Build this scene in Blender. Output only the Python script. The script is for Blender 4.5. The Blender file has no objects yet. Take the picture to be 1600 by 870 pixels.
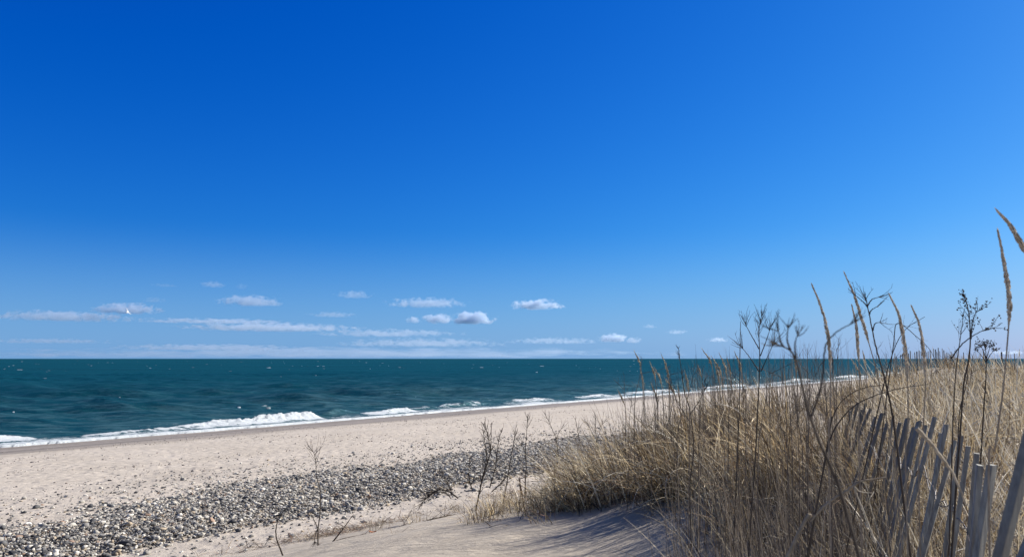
import bpy, math
import numpy as np
from mathutils import Vector

rng = np.random.default_rng(11)
sc = bpy.context.scene
COL = sc.collection

# ------------------------------------------------------------------ camera, sky, sun, exposure
F = 1200.0                      # focal length in pixels of the 1600 x 870 photograph
CAMZ = 6.0
PITCH = math.atan((560 - 435) / F)
SUN_AZ, SUN_EL = 62.0, 34.0     # degrees right of the view direction / above the horizon

cam_d = bpy.data.cameras.new('camera')
cam = bpy.data.objects.new('camera', cam_d)
COL.objects.link(cam)
cam.location = (0, 0, CAMZ)
cam.rotation_euler = (math.radians(90) + PITCH, 0, 0)
cam_d.sensor_width = 36
cam_d.lens = 36 * F / 1600
cam_d.clip_start = 0.05
cam_d.clip_end = 120000
cam_d.dof.use_dof = True
cam_d.dof.focus_distance = 12
cam_d.dof.aperture_fstop = 9.0
sc.camera = cam

w_ = bpy.data.worlds.new('World')
sc.world = w_
w_.use_nodes = True
nt = w_.node_tree
for n in list(nt.nodes):
    nt.nodes.remove(n)
sky = nt.nodes.new('ShaderNodeTexSky')
sky.sky_type = 'NISHITA'
sky.sun_disc = False
sky.sun_elevation = math.radians(SUN_EL)
sky.sun_rotation = math.radians(SUN_AZ)
sky.altitude = 0
sky.air_density = 1.0
sky.dust_density = 0.5
sky.ozone_density = 2.0
# deepen the sky to the polarised winter blue of the photograph: out_c = a_c * in_c ^ p_c
sep = nt.nodes.new('ShaderNodeSeparateColor')
cmb = nt.nodes.new('ShaderNodeCombineColor')
nt.links.new(sky.outputs[0], sep.inputs[0])
for ch, (ka, kp) in enumerate(((.50, 2.35), (.655, 1.31), (1.05, .72))):
    m1 = nt.nodes.new('ShaderNodeMath'); m1.operation = 'MULTIPLY'; m1.inputs[1].default_value = .1
    m2 = nt.nodes.new('ShaderNodeMath'); m2.operation = 'POWER'; m2.inputs[1].default_value = kp
    m3 = nt.nodes.new('ShaderNodeMath'); m3.operation = 'MULTIPLY'; m3.inputs[1].default_value = ka * 10
    nt.links.new(sep.outputs[ch], m1.inputs[0]); nt.links.new(m1.outputs[0], m2.inputs[0]); nt.links.new(m2.outputs[0], m3.inputs[0])
    if ch == 0:
        m4 = nt.nodes.new('ShaderNodeMath'); m4.operation = 'SUBTRACT'; m4.inputs[1].default_value = .045; m4.use_clamp = False
        m5 = nt.nodes.new('ShaderNodeMath'); m5.operation = 'MAXIMUM'; m5.inputs[1].default_value = .002
        nt.links.new(m3.outputs[0], m4.inputs[0]); nt.links.new(m4.outputs[0], m5.inputs[0]); m3 = m5
    nt.links.new(m3.outputs[0], cmb.inputs[ch])
bg = nt.nodes.new('ShaderNodeBackground')
bg.inputs[1].default_value = 0.05
wo = nt.nodes.new('ShaderNodeOutputWorld')
# out of view, overhead and behind, the sky is paled so shade turns less blue
wtc = nt.nodes.new('ShaderNodeTexCoord')
wsx = nt.nodes.new('ShaderNodeSeparateXYZ')
nt.links.new(wtc.outputs['Generated'], wsx.inputs[0])
def wmap(sock, lo, hi):
    m = nt.nodes.new('ShaderNodeMapRange'); m.interpolation_type = 'SMOOTHSTEP'
    m.inputs[1].default_value = lo; m.inputs[2].default_value = hi; nt.links.new(sock, m.inputs[0]); return m.outputs[0]
wmx = nt.nodes.new('ShaderNodeMath'); wmx.operation = 'MAXIMUM'
nt.links.new(wmap(wsx.outputs[2], .50, .85), wmx.inputs[0])
nt.links.new(wmap(wsx.outputs[1], .25, -.35), wmx.inputs[1])
wm2 = nt.nodes.new('ShaderNodeMath'); wm2.operation = 'MULTIPLY'; wm2.inputs[1].default_value = .62
nt.links.new(wmx.outputs[0], wm2.inputs[0])
wmix = nt.nodes.new('ShaderNodeMix'); wmix.data_type = 'RGBA'
nt.links.new(wm2.outputs[0], wmix.inputs[0]); nt.links.new(cmb.outputs[0], wmix.inputs[6]); nt.links.new(sky.outputs[0], wmix.inputs[7])
# pale sea air along the horizon
hz = nt.nodes.new('ShaderNodeMath'); hz.operation = 'MULTIPLY'; hz.inputs[1].default_value = .62
nt.links.new(wmap(wsx.outputs[2], .17, -.01), hz.inputs[0])
hmix = nt.nodes.new('ShaderNodeMix'); hmix.data_type = 'RGBA'; hmix.inputs[7].default_value = (2.5, 4.8, 8.2, 1)
nt.links.new(hz.outputs[0], hmix.inputs[0]); nt.links.new(wmix.outputs[2], hmix.inputs[6])
nt.links.new(hmix.outputs[2], bg.inputs[0])
nt.links.new(bg.outputs[0], wo.inputs[0])

sun_d = bpy.data.lights.new('sun', 'SUN')
sun_d.energy = 5.0
sun_d.angle = math.radians(0.53)
sun_d.color = (1.0, 0.94, 0.85)
sun = bpy.data.objects.new('sun', sun_d)
COL.objects.link(sun)
a, e = math.radians(SUN_AZ), math.radians(SUN_EL)
SUNDIR = Vector((math.sin(a) * math.cos(e), math.cos(a) * math.cos(e), math.sin(e)))
sun.rotation_euler = (-SUNDIR).to_track_quat('-Z', 'Y').to_euler()

sc.view_settings.view_transform = 'Standard'
sc.view_settings.look = 'None'
sc.view_settings.exposure = 1.0
sc.view_settings.gamma = 1.0
sc.render.engine = 'CYCLES'
sc.cycles.volume_bounces = 12
sc.cycles.max_bounces = 12
sc.cycles.volume_step_rate = 1.0
sc.cycles.volume_max_steps = 128
sc.cycles.use_denoising = True
sc.cycles.sample_clamp_indirect = 8

# ------------------------------------------------------------------ helpers
def ray(px, py):
    u, v = (px - 800) / F, (435 - py) / F
    c, s = math.cos(PITCH), math.sin(PITCH)
    return np.array([u, c - v * s, s + v * c])

def at(px, py, Y):
    """world point seen at photo pixel (px, py) that lies Y metres ahead"""
    r = ray(px, py)
    return np.array([0, 0, CAMZ]) + r * (Y / r[1])

def sstep(a, b, x):
    t = np.clip((x - a) / (b - a), 0, 1)
    return t * t * (3 - 2 * t)

def _hash(ix, iy, seed):
    h = (ix.astype(np.int64) * 374761393 + iy.astype(np.int64) * 668265263 + seed * 974711) & 0x7fffffff
    h = ((h ^ (h >> 13)) * 1274126177) & 0x7fffffff
    h = h ^ (h >> 16)
    return (h & 0xffff) / 65535.0

def vnoise(x, y, seed=0):
    x = np.asarray(x, float); y = np.asarray(y, float)
    ix, iy = np.floor(x), np.floor(y)
    fx, fy = x - ix, y - iy
    fx = fx * fx * fx * (fx * (fx * 6 - 15) + 10); fy = fy * fy * fy * (fy * (fy * 6 - 15) + 10)
    a = _hash(ix, iy, seed); b = _hash(ix + 1, iy, seed)
    c = _hash(ix, iy + 1, seed); d = _hash(ix + 1, iy + 1, seed)
    return (a * (1 - fx) + b * fx) * (1 - fy) + (c * (1 - fx) + d * fx) * fy

def fbm(x, y, octv=4, seed=0):
    s = 0; amp = .5; tot = 0
    for k in range(octv):
        s = s + amp * vnoise(x * 2 ** k + 17.3 * k, y * 2 ** k - 9.1 * k, seed + k); tot += amp; amp *= .5
    return s / tot * 2 - 1

UX, UY = 0.62, 0.785             # direction along the shore
def ws(X, Y):
    """w = metres inland of the water's edge, s = metres along the shore from the camera"""
    return 60 + .785 * X - .62 * Y, .62 * X + .785 * Y

_pw = [-4000, -200, -60, -30, -8, 0, 3, 8, 14, 20, 35, 43, 46, 48, 50, 53, 56, 60, 66, 75, 90, 150, 400, 6000]
_pz = [-40, -9, -4, -1.9, -.40, 0.0, .15, .42, .80, 1.18, 1.72, 1.85, 2.08, 2.6, 3.2, 3.92, 4.3, 4.5, 4.85, 4.9, 4.7, 4.5, 4.3, 3]
_tw = np.arange(-60, 160, .1)
_tz = np.interp(_tw, _pw, _pz)
_k = np.exp(-.5 * (np.arange(-20, 21) / 8) ** 2); _k /= _k.sum()
_tz = np.convolve(np.pad(_tz, 20, 'edge'), _k, 'valid')

def terrain(X, Y):
    X = np.asarray(X, float); Y = np.asarray(Y, float)
    w, s = ws(X, Y)
    w = w + (fbm(s / 9, s * 0 + 3.3, 3, 5) * .5) * sstep(42, 46, w)
    z = np.where((w > -55) & (w < 155), np.interp(w, _tw, _tz), np.interp(w, _pw, _pz))
    dune = sstep(46, 52, w)
    z = z + dune * fbm(X / 6, Y / 6, 3, 21) * .22
    z = z + sstep(52, 57, w) * sstep(4, 13, s) * .42
    z = z + sstep(3, 10, w) * (1 - dune) * fbm(w / 5, s / 14, 3, 31) * .05
    z = z + .70 * sstep(.3, 4.2, X) * sstep(50, 55, w) * sstep(2, 7, Y)
    cap = 5.32
    z = np.where(z > cap - .4, cap - .4 * np.exp(-np.clip(z - cap + .4, 0, 9) / .4), z)
    # the hump with the old fence on it
    z = z + 0.62 * np.exp(-(((X - 13.4) / 2.0) ** 2 + ((Y - 25.5) / 3.0) ** 2))
    z = z + 0.25 * np.exp(-(((X - 11.2) / 2.0) ** 2 + ((Y - 22.5) / 3.0) ** 2))
    # far dune rolls
    z = z + sstep(25, 60, s) * dune * fbm(X / 22, Y / 22, 2, 77) * .16
    # little drifts on the bare dune face
    z = z + sstep(46.5, 49, w) * (1 - sstep(56, 60, w)) * fbm(w / 1.6, s / 4.5, 3, 41) * .09
    return z

def mesh_obj(name, V, faces_idx, faces_n, mat, parent=None, attrs=None, smooth=False, mat_idx=None):
    me = bpy.data.meshes.new(name)
    V = np.ascontiguousarray(V, dtype=np.float32)
    me.vertices.add(len(V)); me.vertices.foreach_set('co', V.ravel())
    idx = np.ascontiguousarray(faces_idx, dtype=np.int32).ravel()
    n = np.ascontiguousarray(faces_n, dtype=np.int32)
    me.loops.add(len(idx)); me.loops.foreach_set('vertex_index', idx)
    me.polygons.add(len(n))
    st = np.zeros(len(n), np.int32); st[1:] = np.cumsum(n)[:-1]
    me.polygons.foreach_set('loop_start', st)
    me.polygons.foreach_set('loop_total', n)
    me.polygons.foreach_set('use_smooth', np.full(len(n), bool(smooth)))
    if attrs:
        for k, v in attrs.items():
            v = np.asarray(v, np.float32)
            if v.ndim == 1:
                at_ = me.attributes.new(k, 'FLOAT', 'POINT'); at_.data.foreach_set('value', v)
            else:
                at_ = me.attributes.new(k, 'FLOAT_COLOR', 'POINT')
                if v.shape[1] == 3: v = np.hstack([v, np.ones((len(v), 1), np.float32)])
                at_.data.foreach_set('color', np.ascontiguousarray(v).ravel())
    mats = mat if isinstance(mat, (list, tuple)) else [mat]
    for m in mats: me.materials.append(m)
    if mat_idx is not None: me.polygons.foreach_set('material_index', np.asarray(mat_idx, np.int32))
    me.update(); me.validate(clean_customdata=False)
    o = bpy.data.objects.new(name, me)
    COL.objects.link(o)
    if parent is not None: o.parent = parent
    return o

def tag(o, label=None, cat=None, group=None, kind=None):
    if label: o['label'] = label
    if cat: o['category'] = cat
    if group: o['group'] = group
    if kind: o['kind'] = kind
    return o

def empty(name, loc):
    o = bpy.data.objects.new(name, None); COL.objects.link(o); o.location = [float(c) for c in loc]
    o.empty_display_size = .2
    return o

class Batch:
    """collects tubes / ribbons / boxes and links them as ONE mesh object"""
    def __init__(s): s.V = []; s.I = []; s.N = []; s.C = []; s.n = 0
    def add(s, V, I, N, col):
        V = np.asarray(V, float); s.V.append(V); s.I.append(np.asarray(I).ravel() + s.n); s.N.append(np.asarray(N))
        s.n += len(V)
        c = np.asarray(col, float)
        s.C.append(np.tile(c, (len(V), 1)) if c.ndim == 1 else c)
    def tube(s, P, R, col, k=5, cap=True):
        P = np.asarray(P, float); R = np.broadcast_to(np.asarray(R, float), (len(P),))
        T = np.gradient(P, axis=0); T /= np.linalg.norm(T, axis=1)[:, None] + 1e-9
        ref = np.array([0.31, .77, .12]) if abs(T[0, 2]) > .7 else np.array([0, 0, 1.])
        A = np.cross(T, ref); A /= np.linalg.norm(A, axis=1)[:, None] + 1e-9
        B = np.cross(T, A)
        an = np.arange(k) * 2 * math.pi / k
        V = P[:, None, :] + R[:, None, None] * (np.cos(an)[None, :, None] * A[:, None, :] + np.sin(an)[None, :, None] * B[:, None, :])
        m = len(P); V = V.reshape(-1, 3)
        i = np.arange(m - 1)[:, None] * k; j = np.arange(k)[None, :]; j2 = (j + 1) % k
        Q = np.stack([i + j, i + j2, i + k + j2, i + k + j], -1).reshape(-1, 4)
        I = list(Q.ravel()); N = [4] * len(Q)
        if cap:
            I += list(range(k))[::-1]; N.append(k); I += list(range((m - 1) * k, m * k)); N.append(k)
        s.add(V, I, N, col)
    def build(s, name, mat, parent=None, smooth=False, origin=None):
        V = np.concatenate(s.V)
        if origin is not None: V = V - np.asarray(origin)
        o = mesh_obj(name, V, np.concatenate(s.I), np.concatenate(s.N), mat, parent, {'col': np.concatenate(s.C)}, smooth)
        if origin is not None and parent is None: o.location = [float(c) for c in origin]
        return o

def curve_pts(ctrl, n):
    """smooth polyline through control points (Catmull-Rom)"""
    C = np.asarray(ctrl, float)
    if len(C) == 2: return C[0] + (C[1] - C[0]) * np.linspace(0, 1, n)[:, None]
    Cp = np.vstack([2 * C[0] - C[1], C, 2 * C[-1] - C[-2]])
    out = []
    for q in np.linspace(0, len(C) - 1 - 1e-6, n):
        i = int(q); t = q - i
        p0, p1, p2, p3 = Cp[i], Cp[i + 1], Cp[i + 2], Cp[i + 3]
        out.append(.5 * ((2 * p1) + (-p0 + p2) * t + (2 * p0 - 5 * p1 + 4 * p2 - p3) * t * t + (-p0 + 3 * p1 - 3 * p2 + p3) * t ** 3))
    return np.array(out)

# ------------------------------------------------------------------ materials
class NB:
    def __init__(s, name):
        s.m = bpy.data.materials.new(name); s.m.use_nodes = True; s.t = s.m.node_tree
        for n in list(s.t.nodes): s.t.nodes.remove(n)
        s.out = s.t.nodes.new('ShaderNodeOutputMaterial')
    def n(s, typ, **kw):
        nd = s.t.nodes.new(typ)
        for k, v in kw.items():
            if hasattr(nd, k): setattr(nd, k, v)
            else: nd.inputs[k.replace('_', ' ')].default_value = v
        return nd
    def l(s, a, b): s.t.links.new(a, b)
    def mixc(s, fac, a, b, mode='MIX'):
        m = s.n('ShaderNodeMix'); m.data_type = 'RGBA'; m.blend_type = mode
        for sock, v in ((m.inputs[0], fac), (m.inputs[6], a), (m.inputs[7], b)):
            if hasattr(v, 'type') and hasattr(v, 'links'): s.l(v, sock)
            else: sock.default_value = v if not isinstance(v, tuple) else (v + (1,))[:4]
        return m.outputs[2]
    def math(s, op, a, b=0.0, clamp=False):
        m = s.n('ShaderNodeMath'); m.operation = op; m.use_clamp = clamp
        for i, v in enumerate((a, b)):
            if hasattr(v, 'links'): s.l(v, m.inputs[i])
            else: m.inputs[i].default_value = v
        return m.outputs[0]
    def ramp(s, v, lo, hi, a=0.0, b=1.0):
        m = s.n('ShaderNodeMapRange'); m.inputs[1].default_value = lo; m.inputs[2].default_value = hi
        m.inputs[3].default_value = a; m.inputs[4].default_value = b
        s.l(v, m.inputs[0]); return m.outputs[0]
    def noise(s, vec, scale, detail=3, rough=.55):
        m = s.n('ShaderNodeTexNoise'); m.inputs['Scale'].default_value = scale
        m.inputs['Detail'].default_value = detail; m.inputs['Roughness'].default_value = rough
        if vec is not None: s.l(vec, m.inputs['Vector'])
        return m.outputs['Fac']
    def mapping(s, vec, rot=(0, 0, 0), scale=(1, 1, 1)):
        m = s.n('ShaderNodeMapping'); m.inputs['Rotation'].default_value = rot; m.inputs['Scale'].default_value = scale
        s.l(vec, m.inputs['Vector']); return m.outputs[0]

SHORE_ROT = -math.atan2(UY, UX)

def mat_sand():
    b = NB('sand')
    geo = b.n('ShaderNodeNewGeometry').outputs['Position']
    wet = b.n('ShaderNodeAttribute', attribute_name='wet').outputs['Fac']
    dune = b.n('ShaderNodeAttribute', attribute_name='dune').outputs['Fac']
    sh = b.mapping(geo, (0, 0, SHORE_ROT), (1, 1, 1))              # x along the shore, y across it
    st = b.mapping(sh, (0, 0, 0), (.25, 1, 1))
    n1 = b.noise(geo, .35, 4); n2 = b.noise(st, 1.3, 4, .6); n3 = b.noise(geo, 24, 3, .7); n4 = b.noise(geo, 260, 2, .7)
    base = b.mixc(b.ramp(n1, .35, .65), (.39, .345, .29), (.455, .405, .345))
    dn = b.mixc(b.ramp(n2, .35, .7), (.33, .29, .235), (.42, .37, .305))
    base = b.mixc(dune, base, dn)
    base = b.mixc(b.ramp(n3, .52, .74, 0, .30), base, (.20, .17, .14))
    base = b.mixc(b.ramp(n4, .3, .7, 0, .35), base, (.24, .21, .175))
    tide = b.noise(b.mapping(sh, (0, 0, 0), (.04, .9, 1)), 1.0, 4, .6)
    wetf = b.math('MULTIPLY', wet, b.ramp(tide, .38, .60, .55, 1.0))
    base = b.mixc(wetf, base, (.15, .128, .10))
    # relief: footprints, grain, wind ripples on the dune
    fp = b.n('ShaderNodeTexVoronoi'); fp.feature = 'SMOOTH_F1'; fp.inputs['Scale'].default_value = 2.1; b.l(geo, fp.inputs['Vector'])
    fpd = b.ramp(fp.outputs['Distance'], .05, .45)
    wv = b.n('ShaderNodeTexWave'); wv.wave_type = 'BANDS'; wv.bands_direction = 'Y'
    wv.inputs['Scale'].default_value = 1.7; wv.inputs['Distortion'].default_value = 11; wv.inputs['Detail'].default_value = 3
    wv.inputs['Detail Scale'].default_value = 1.4
    b.l(b.mapping(geo, (0, 0, .35), (.55, 1.1, 1)), wv.inputs['Vector'])
    h = b.math('ADD', b.math('MULTIPLY', fpd, .06), b.math('MULTIPLY', b.noise(geo, 7, 4, .6), .05))
    hb = b.math('MULTIPLY', h, b.ramp(b.math('ADD', dune, wet), 0, 1, 1, .6))
    hd = b.math('MULTIPLY', b.math('MULTIPLY', wv.outputs['Fac'], b.math('MULTIPLY', dune, b.ramp(n1, .4, .6, .0, 1))), .006)
    hd = b.math('ADD', hd, b.math('MULTIPLY', b.math('MULTIPLY', b.noise(b.mapping(geo, (0, 0, .35), (.6, 1.6, 1)), 2.2, 6, .68), dune), .11))
    hh = b.math('ADD', b.math('ADD', hb, hd), b.math('MULTIPLY', n4, .006))
    bp = b.n('ShaderNodeBump'); bp.inputs['Strength'].default_value = .8; bp.inputs['Distance'].default_value = 1.0
    b.l(hh, bp.inputs['Height'])
    p = b.n('ShaderNodeBsdfPrincipled'); b.l(base, p.inputs['Base Color']); b.l(bp.outputs[0], p.inputs['Normal'])
    b.l(b.ramp(wet, 0, 1, .95, .6), p.inputs['Roughness'])
    p.inputs['Specular IOR Level'].default_value = .2
    b.l(p.outputs[0], b.out.inputs[0]); return b.m

def mat_water():
    b = NB('sea_water')
    geo = b.n('ShaderNodeNewGeometry').outputs['Position']
    foam = b.n('ShaderNodeAttribute', attribute_name='foam').outputs['Fac']
    shal = b.n('ShaderNodeAttribute', attribute_name='shallow').outputs['Fac']
    wind = b.mapping(geo, (0, 0, -.12), (.33, 1, 1))
    big = b.noise(b.mapping(geo, (0, 0, -.1), (.22, 1, 1)), .02, 5, .65)
    mid = b.noise(wind, .9, 8, .70)
    deep = b.mixc(b.ramp(big, .35, .65), (.0006, .031, .039), (.0012, .039, .049))
    deep = b.mixc(b.ramp(mid, .48, .66, 0, .9), deep, (.005, .056, .078))  # lighter wave streaks put into the colour in place of sky reflections
    near = b.mixc(b.ramp(mid, .44, .60), (.005, .042, .054), (.040, .096, .110))
    c = b.mixc(shal, deep, near)
    wv = b.noise(wind, .8, 7, .72)
    bp = b.n('ShaderNodeBump'); bp.inputs['Strength'].default_value = 1.0; bp.inputs['Distance'].default_value = .6
    b.l(wv, bp.inputs['Height'])
    d = b.n('ShaderNodeBsdfDiffuse'); b.l(c, d.inputs[0]); b.l(bp.outputs[0], d.inputs['Normal'])
    g = b.n('ShaderNodeBsdfGlossy'); g.inputs['Roughness'].default_value = .22; g.inputs['Color'].default_value = (.5, .85, 1, 1)
    b.l(bp.outputs[0], g.inputs['Normal'])
    fr = b.n('ShaderNodeFresnel'); fr.inputs[0].default_value = 1.33; b.l(bp.outputs[0], fr.inputs['Normal'])
    mx = b.n('ShaderNodeMixShader'); b.l(b.ramp(fr.outputs[0], 0, 1, .0, .09), mx.inputs[0]); b.l(d.outputs[0], mx.inputs[1]); b.l(g.outputs[0], mx.inputs[2])
    fd = b.n('ShaderNodeBsdfPrincipled'); fd.inputs['Base Color'].default_value = (.46, .50, .52, 1); fd.inputs['Roughness'].default_value = .8
    fd.inputs['Subsurface Weight'].default_value = 0
    fb = b.n('ShaderNodeBump'); fb.inputs['Strength'].default_value = .6; fb.inputs['Distance'].default_value = .6
    b.l(b.noise(geo, 2.2, 6, .75), fb.inputs['Height']); b.l(fb.outputs[0], fd.inputs['Normal'])
    lace = b.noise(b.mapping(geo, (0, 0, SHORE_ROT), (.6, 1.6, 1)), 1.6, 6, .72)
    ff = b.math('MULTIPLY', b.math('SUBTRACT', b.math('ADD', foam, b.ramp(lace, .25, .75, -.42, .42)), .46), 6, True)
    ff = b.math('MULTIPLY', ff, b.math('GREATER_THAN', foam, .04))
    mf = b.n('ShaderNodeMixShader'); b.l(ff, mf.inputs[0]); b.l(mx.outputs[0], mf.inputs[1]); b.l(fd.outputs[0], mf.inputs[2])
    b.l(mf.outputs[0], b.out.inputs[0]); return b.m

def mat_plain(name, rough=.9, transl=0.0, nscale=40, var=.35, spec=.2):
    """colour from the 'col' attribute, mottled; optional thin-leaf translucency"""
    b = NB(name)
    c = b.n('ShaderNodeAttribute', attribute_name='col').outputs['Color']
    tc = b.n('ShaderNodeTexCoord').outputs['Object']
    n = b.noise(tc, nscale, 3, .65)
    dark = b.mixc(1.0, c, (.62, .60, .58), 'MULTIPLY')
    cc = b.mixc(b.ramp(n, .38, .68, 0, 1), c, dark) if var > 0 else c
    p = b.n('ShaderNodeBsdfPrincipled'); b.l(cc, p.inputs['Base Color']); p.inputs['Roughness'].default_value = rough
    p.inputs['Specular IOR Level'].default_value = spec
    if transl > 0:
        t = b.n('ShaderNodeBsdfTranslucent'); b.l(cc, t.inputs[0])
        m = b.n('ShaderNodeMixShader'); m.inputs[0].default_value = transl
        b.l(p.outputs[0], m.inputs[1]); b.l(t.outputs[0], m.inputs[2]); b.l(m.outputs[0], b.out.inputs[0])
    else: b.l(p.outputs[0], b.out.inputs[0])
    return b.m

def mat_wood():
    b = NB('weathered_wood')
    c = b.n('ShaderNodeAttribute', attribute_name='col').outputs['Color']
    tc = b.n('ShaderNodeTexCoord').outputs['Object']
    g = b.noise(b.mapping(tc, (0, 0, 0), (60, 60, 3.0)), 1.0, 5, .7)
    st = b.noise(tc, 5, 3, .6)
    cc = b.mixc(b.ramp(g, .35, .7), c, (.11, .105, .10))
    cc = b.mixc(b.ramp(st, .5, .75, 0, .6), cc, (.17, .14, .105))
    bp = b.n('ShaderNodeBump'); bp.inputs['Strength'].default_value = .6; bp.inputs['Distance'].default_value = .004; b.l(g, bp.inputs['Height'])
    p = b.n('ShaderNodeBsdfPrincipled'); b.l(cc, p.inputs['Base Color']); p.inputs['Roughness'].default_value = .85
    b.l(bp.outputs[0], p.inputs['Normal']); p.inputs['Specular IOR Level'].default_value = .25
    b.l(p.outputs[0], b.out.inputs[0]); return b.m

M_SAND = mat_sand()
M_WATER = mat_water()
M_STONE = mat_plain('beach_stone', .8, 0, 30, .35, .3)
M_GRASS = mat_plain('dry_grass', .7, .16, 9, .4, .25)
M_STEM = mat_plain('dead_stem', .85, 0, 25, .4, .15)
M_SEED = mat_plain('seed_spike', .9, .15, 60, .4, .1)
M_WOOD = mat_wood()
M_WIRE = mat_plain('rusty_wire', .6, 0, 50, .4, .4)
M_GULL = mat_plain('plumage', .8, 0, 12, 0, .2)

# ------------------------------------------------------------------ sand: one sheet, beach, dune and sea bed
def polar(a0, a1, na, radii):
    A = np.linspace(math.radians(a0), math.radians(a1), na)
    R = np.asarray(radii)
    return np.outer(R, np.sin(A)), np.outer(R, np.cos(A))

def grid_faces(nr, nc, wrap=False):
    i = np.arange(nr - 1)[:, None] * nc
    j = np.arange(nc if wrap else nc - 1)[None, :]
    j2 = (j + 1) % nc
    return np.stack([i + j, i + j2, i + nc + j2, i + nc + j], -1).reshape(-1, 4)[:, ::-1]

ang = np.radians(np.concatenate([np.arange(-48, 48, .22), np.arange(48, 312, 2.0)]))
rad = [0.0, .3]
while rad[-1] < 9000: rad.append(rad[-1] * (1.013 if rad[-1] < 120 else 1.05) + .02)
rad = np.array(rad)
GX, GY = np.outer(rad, np.sin(ang)), np.outer(rad, np.cos(ang))
GZ = terrain(GX, GY)
W, S = ws(GX, GY)
wet = 1 - sstep(6.5, 12.5, W + fbm(S / 6, W / 2, 3, 8) * 1.2)
Q = grid_faces(len(rad), len(ang), True)
ground = mesh_obj('ground', np.stack([GX, GY, GZ], -1).reshape(-1, 3), Q, np.full(len(Q), 4), M_SAND,
                  attrs={'wet': wet.ravel(), 'dune': sstep(44.5, 47.5, W).ravel()}, smooth=True)
tag(ground, kind='structure')

# ------------------------------------------------------------------ sea
WV = []
for k in range(34):
    L = 1.1 * 1.105 ** k
    th = math.radians(-100 + rng.normal(0, 24))
    WV.append((2 * math.pi / L, math.cos(th), math.sin(th), rng.uniform(0, 6.28), .0085 * L ** 0.95, L))
def waves(X, Y, spacing):
    z = np.zeros_like(X)
    for k, cx, cy, ph, am, L in WV:
        fade = 1 - sstep(.22, .5, spacing / L)
        q = np.sin(k * (cx * X + cy * Y) + ph + .6 * np.sin(.13 * k * (cy * X - cx * Y) + ph * 3))
        z += am * fade * (q + .35 * q * q)
    return z
dys = np.concatenate([np.arange(118, 6, -.28), np.geomspace(6, .1, 70)]) * (1200 / 768) 
rr = CAMZ * F / dys
aa = np.concatenate([np.arange(-75, -37, .5), np.arange(-37, 37, .085), np.arange(37, 90, .5)])
A = np.radians(aa)
SX, SY = np.outer(rr, np.sin(A)), np.outer(rr, np.cos(A))
sp = np.maximum(np.gradient(rr)[:, None] * np.ones_like(SX), (rr[:, None] * math.radians(.085)))
w, s = ws(SX, SY)
amp = sstep(0, 30, -w) * .8 + .2
SZ = waves(SX, SY, sp) * amp
SZ = SZ - 1.6 * sstep(-14.5, -10, w) - .06 * np.clip(w + 10, 0, 40)
shal = np.exp(w / 55.0)
Q = grid_faces(len(rr), len(aa))
sea = mesh_obj('sea', np.stack([SX, SY, SZ], -1).reshape(-1, 3), Q, np.full(len(Q), 4), M_WATER,
               attrs={'foam': np.zeros(SX.size), 'shallow': np.clip(shal, 0, 1).ravel()}, smooth=True)
tag(sea, kind='structure')

# surf along the shore: swash, foam, breaking waves
ss = [-30.0]
while ss[-1] < 900:
    ds = .16 if ss[-1] < 60 else .16 * (ss[-1] / 60) ** 1.6
    if ss[-1] < 14: ds = .5
    ss.append(ss[-1] + ds)
ss = np.array(ss)
tt = np.concatenate([np.arange(-2.2, 9, .14), np.arange(9, 20.1, .35)])
SS, TT = np.meshgrid(ss, tt, indexing='ij')
breakers = [  # s of peak, extent to the left, extent to the right, height, offshore distance, foam share
    (21.5, 6, 3.0, .30, 4.6, .85), (48.0, 15, 1.6, .62, 3.8, .92), (52.8, 2.5, 4.0, .55, 5.5, .12),
    (61.0, 7, 2.2, .34, 3.6, .8), (73.5, 6.5, 4.2, .60, 5.2, .42), (67, 5, 3, .35, 5.2, .35), (88, 6, 5, .32, 5.2, .6), (104, 8, 5, .30, 5, .6),
    (125, 12, 9, .30, 5.5, .7), (158, 16, 10, .36, 6, .7), (205, 22, 16, .42, 7, .7), (262, 25, 20, .45, 8, .7), (330, 30, 25, .45, 9, .7),
    (34, 9, 5, .22, 3.2, .6), (0, 18, 6, .4, 4, .9)]
edge = fbm(SS / 5.5, SS * 0, 4, 3) * .9 + fbm(SS / 26, SS * 0 + 5, 2, 6) * 1.0
T = TT + edge                                                   # metres offshore of the swash edge
Zs = np.zeros_like(SS); FO = np.zeros_like(SS)
for (sc_, el, er, hgt, tc, fs) in breakers:
    al = np.where(SS < sc_, np.exp(-((SS - sc_) / el) ** 2 * 1.6), np.exp(-((SS - sc_) / er) ** 2 * 3))
    cent = tc + fbm(SS / 2.2, SS * 0 + 1.7, 3, 51) * .35 + (sc_ - SS) * .012
    dd = T - cent
    prof = np.where(dd < 0, np.exp(-(dd / .75) ** 2), np.exp(-(dd / 1.9) ** 2))
    Zs = np.maximum(Zs, hgt * al * prof)
    brk = np.exp(-np.where(dd < 0, (dd / 1.9) ** 2, (dd / .55) ** 2)) * sstep(.08, .45, al) * fs
    FO = np.maximum(FO, brk * (1.15 + .5 * fbm(SS / 1.1, TT / .6, 4, 71)))
lump = fbm(SS / .7, TT / .55, 4, 61)
lump2 = np.abs(fbm(SS / .35, TT / .3, 3, 62))
sw = sstep(-.6, -.3, T) * (1 - sstep(.4, 1.3, T)) * 1.0                  # bright leading edge
sw2 = sstep(0, .3, T) * (1 - sstep(2.4, 6.0 + np.clip(SS - 55, 0, 260) * .07, T)) * (.52 + .26 * fbm(SS / 7, TT / 1.5, 3, 63))
out = sstep(4.5, 6, T) * (1 - sstep(7, 15, T)) * (.18 + .10 * sstep(70, 130, SS) + .22 * fbm(SS / 6, TT / .8, 3, 64))
FO = np.clip(np.maximum(np.maximum(FO, sw), np.maximum(sw2, out)), 0, 1)
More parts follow.
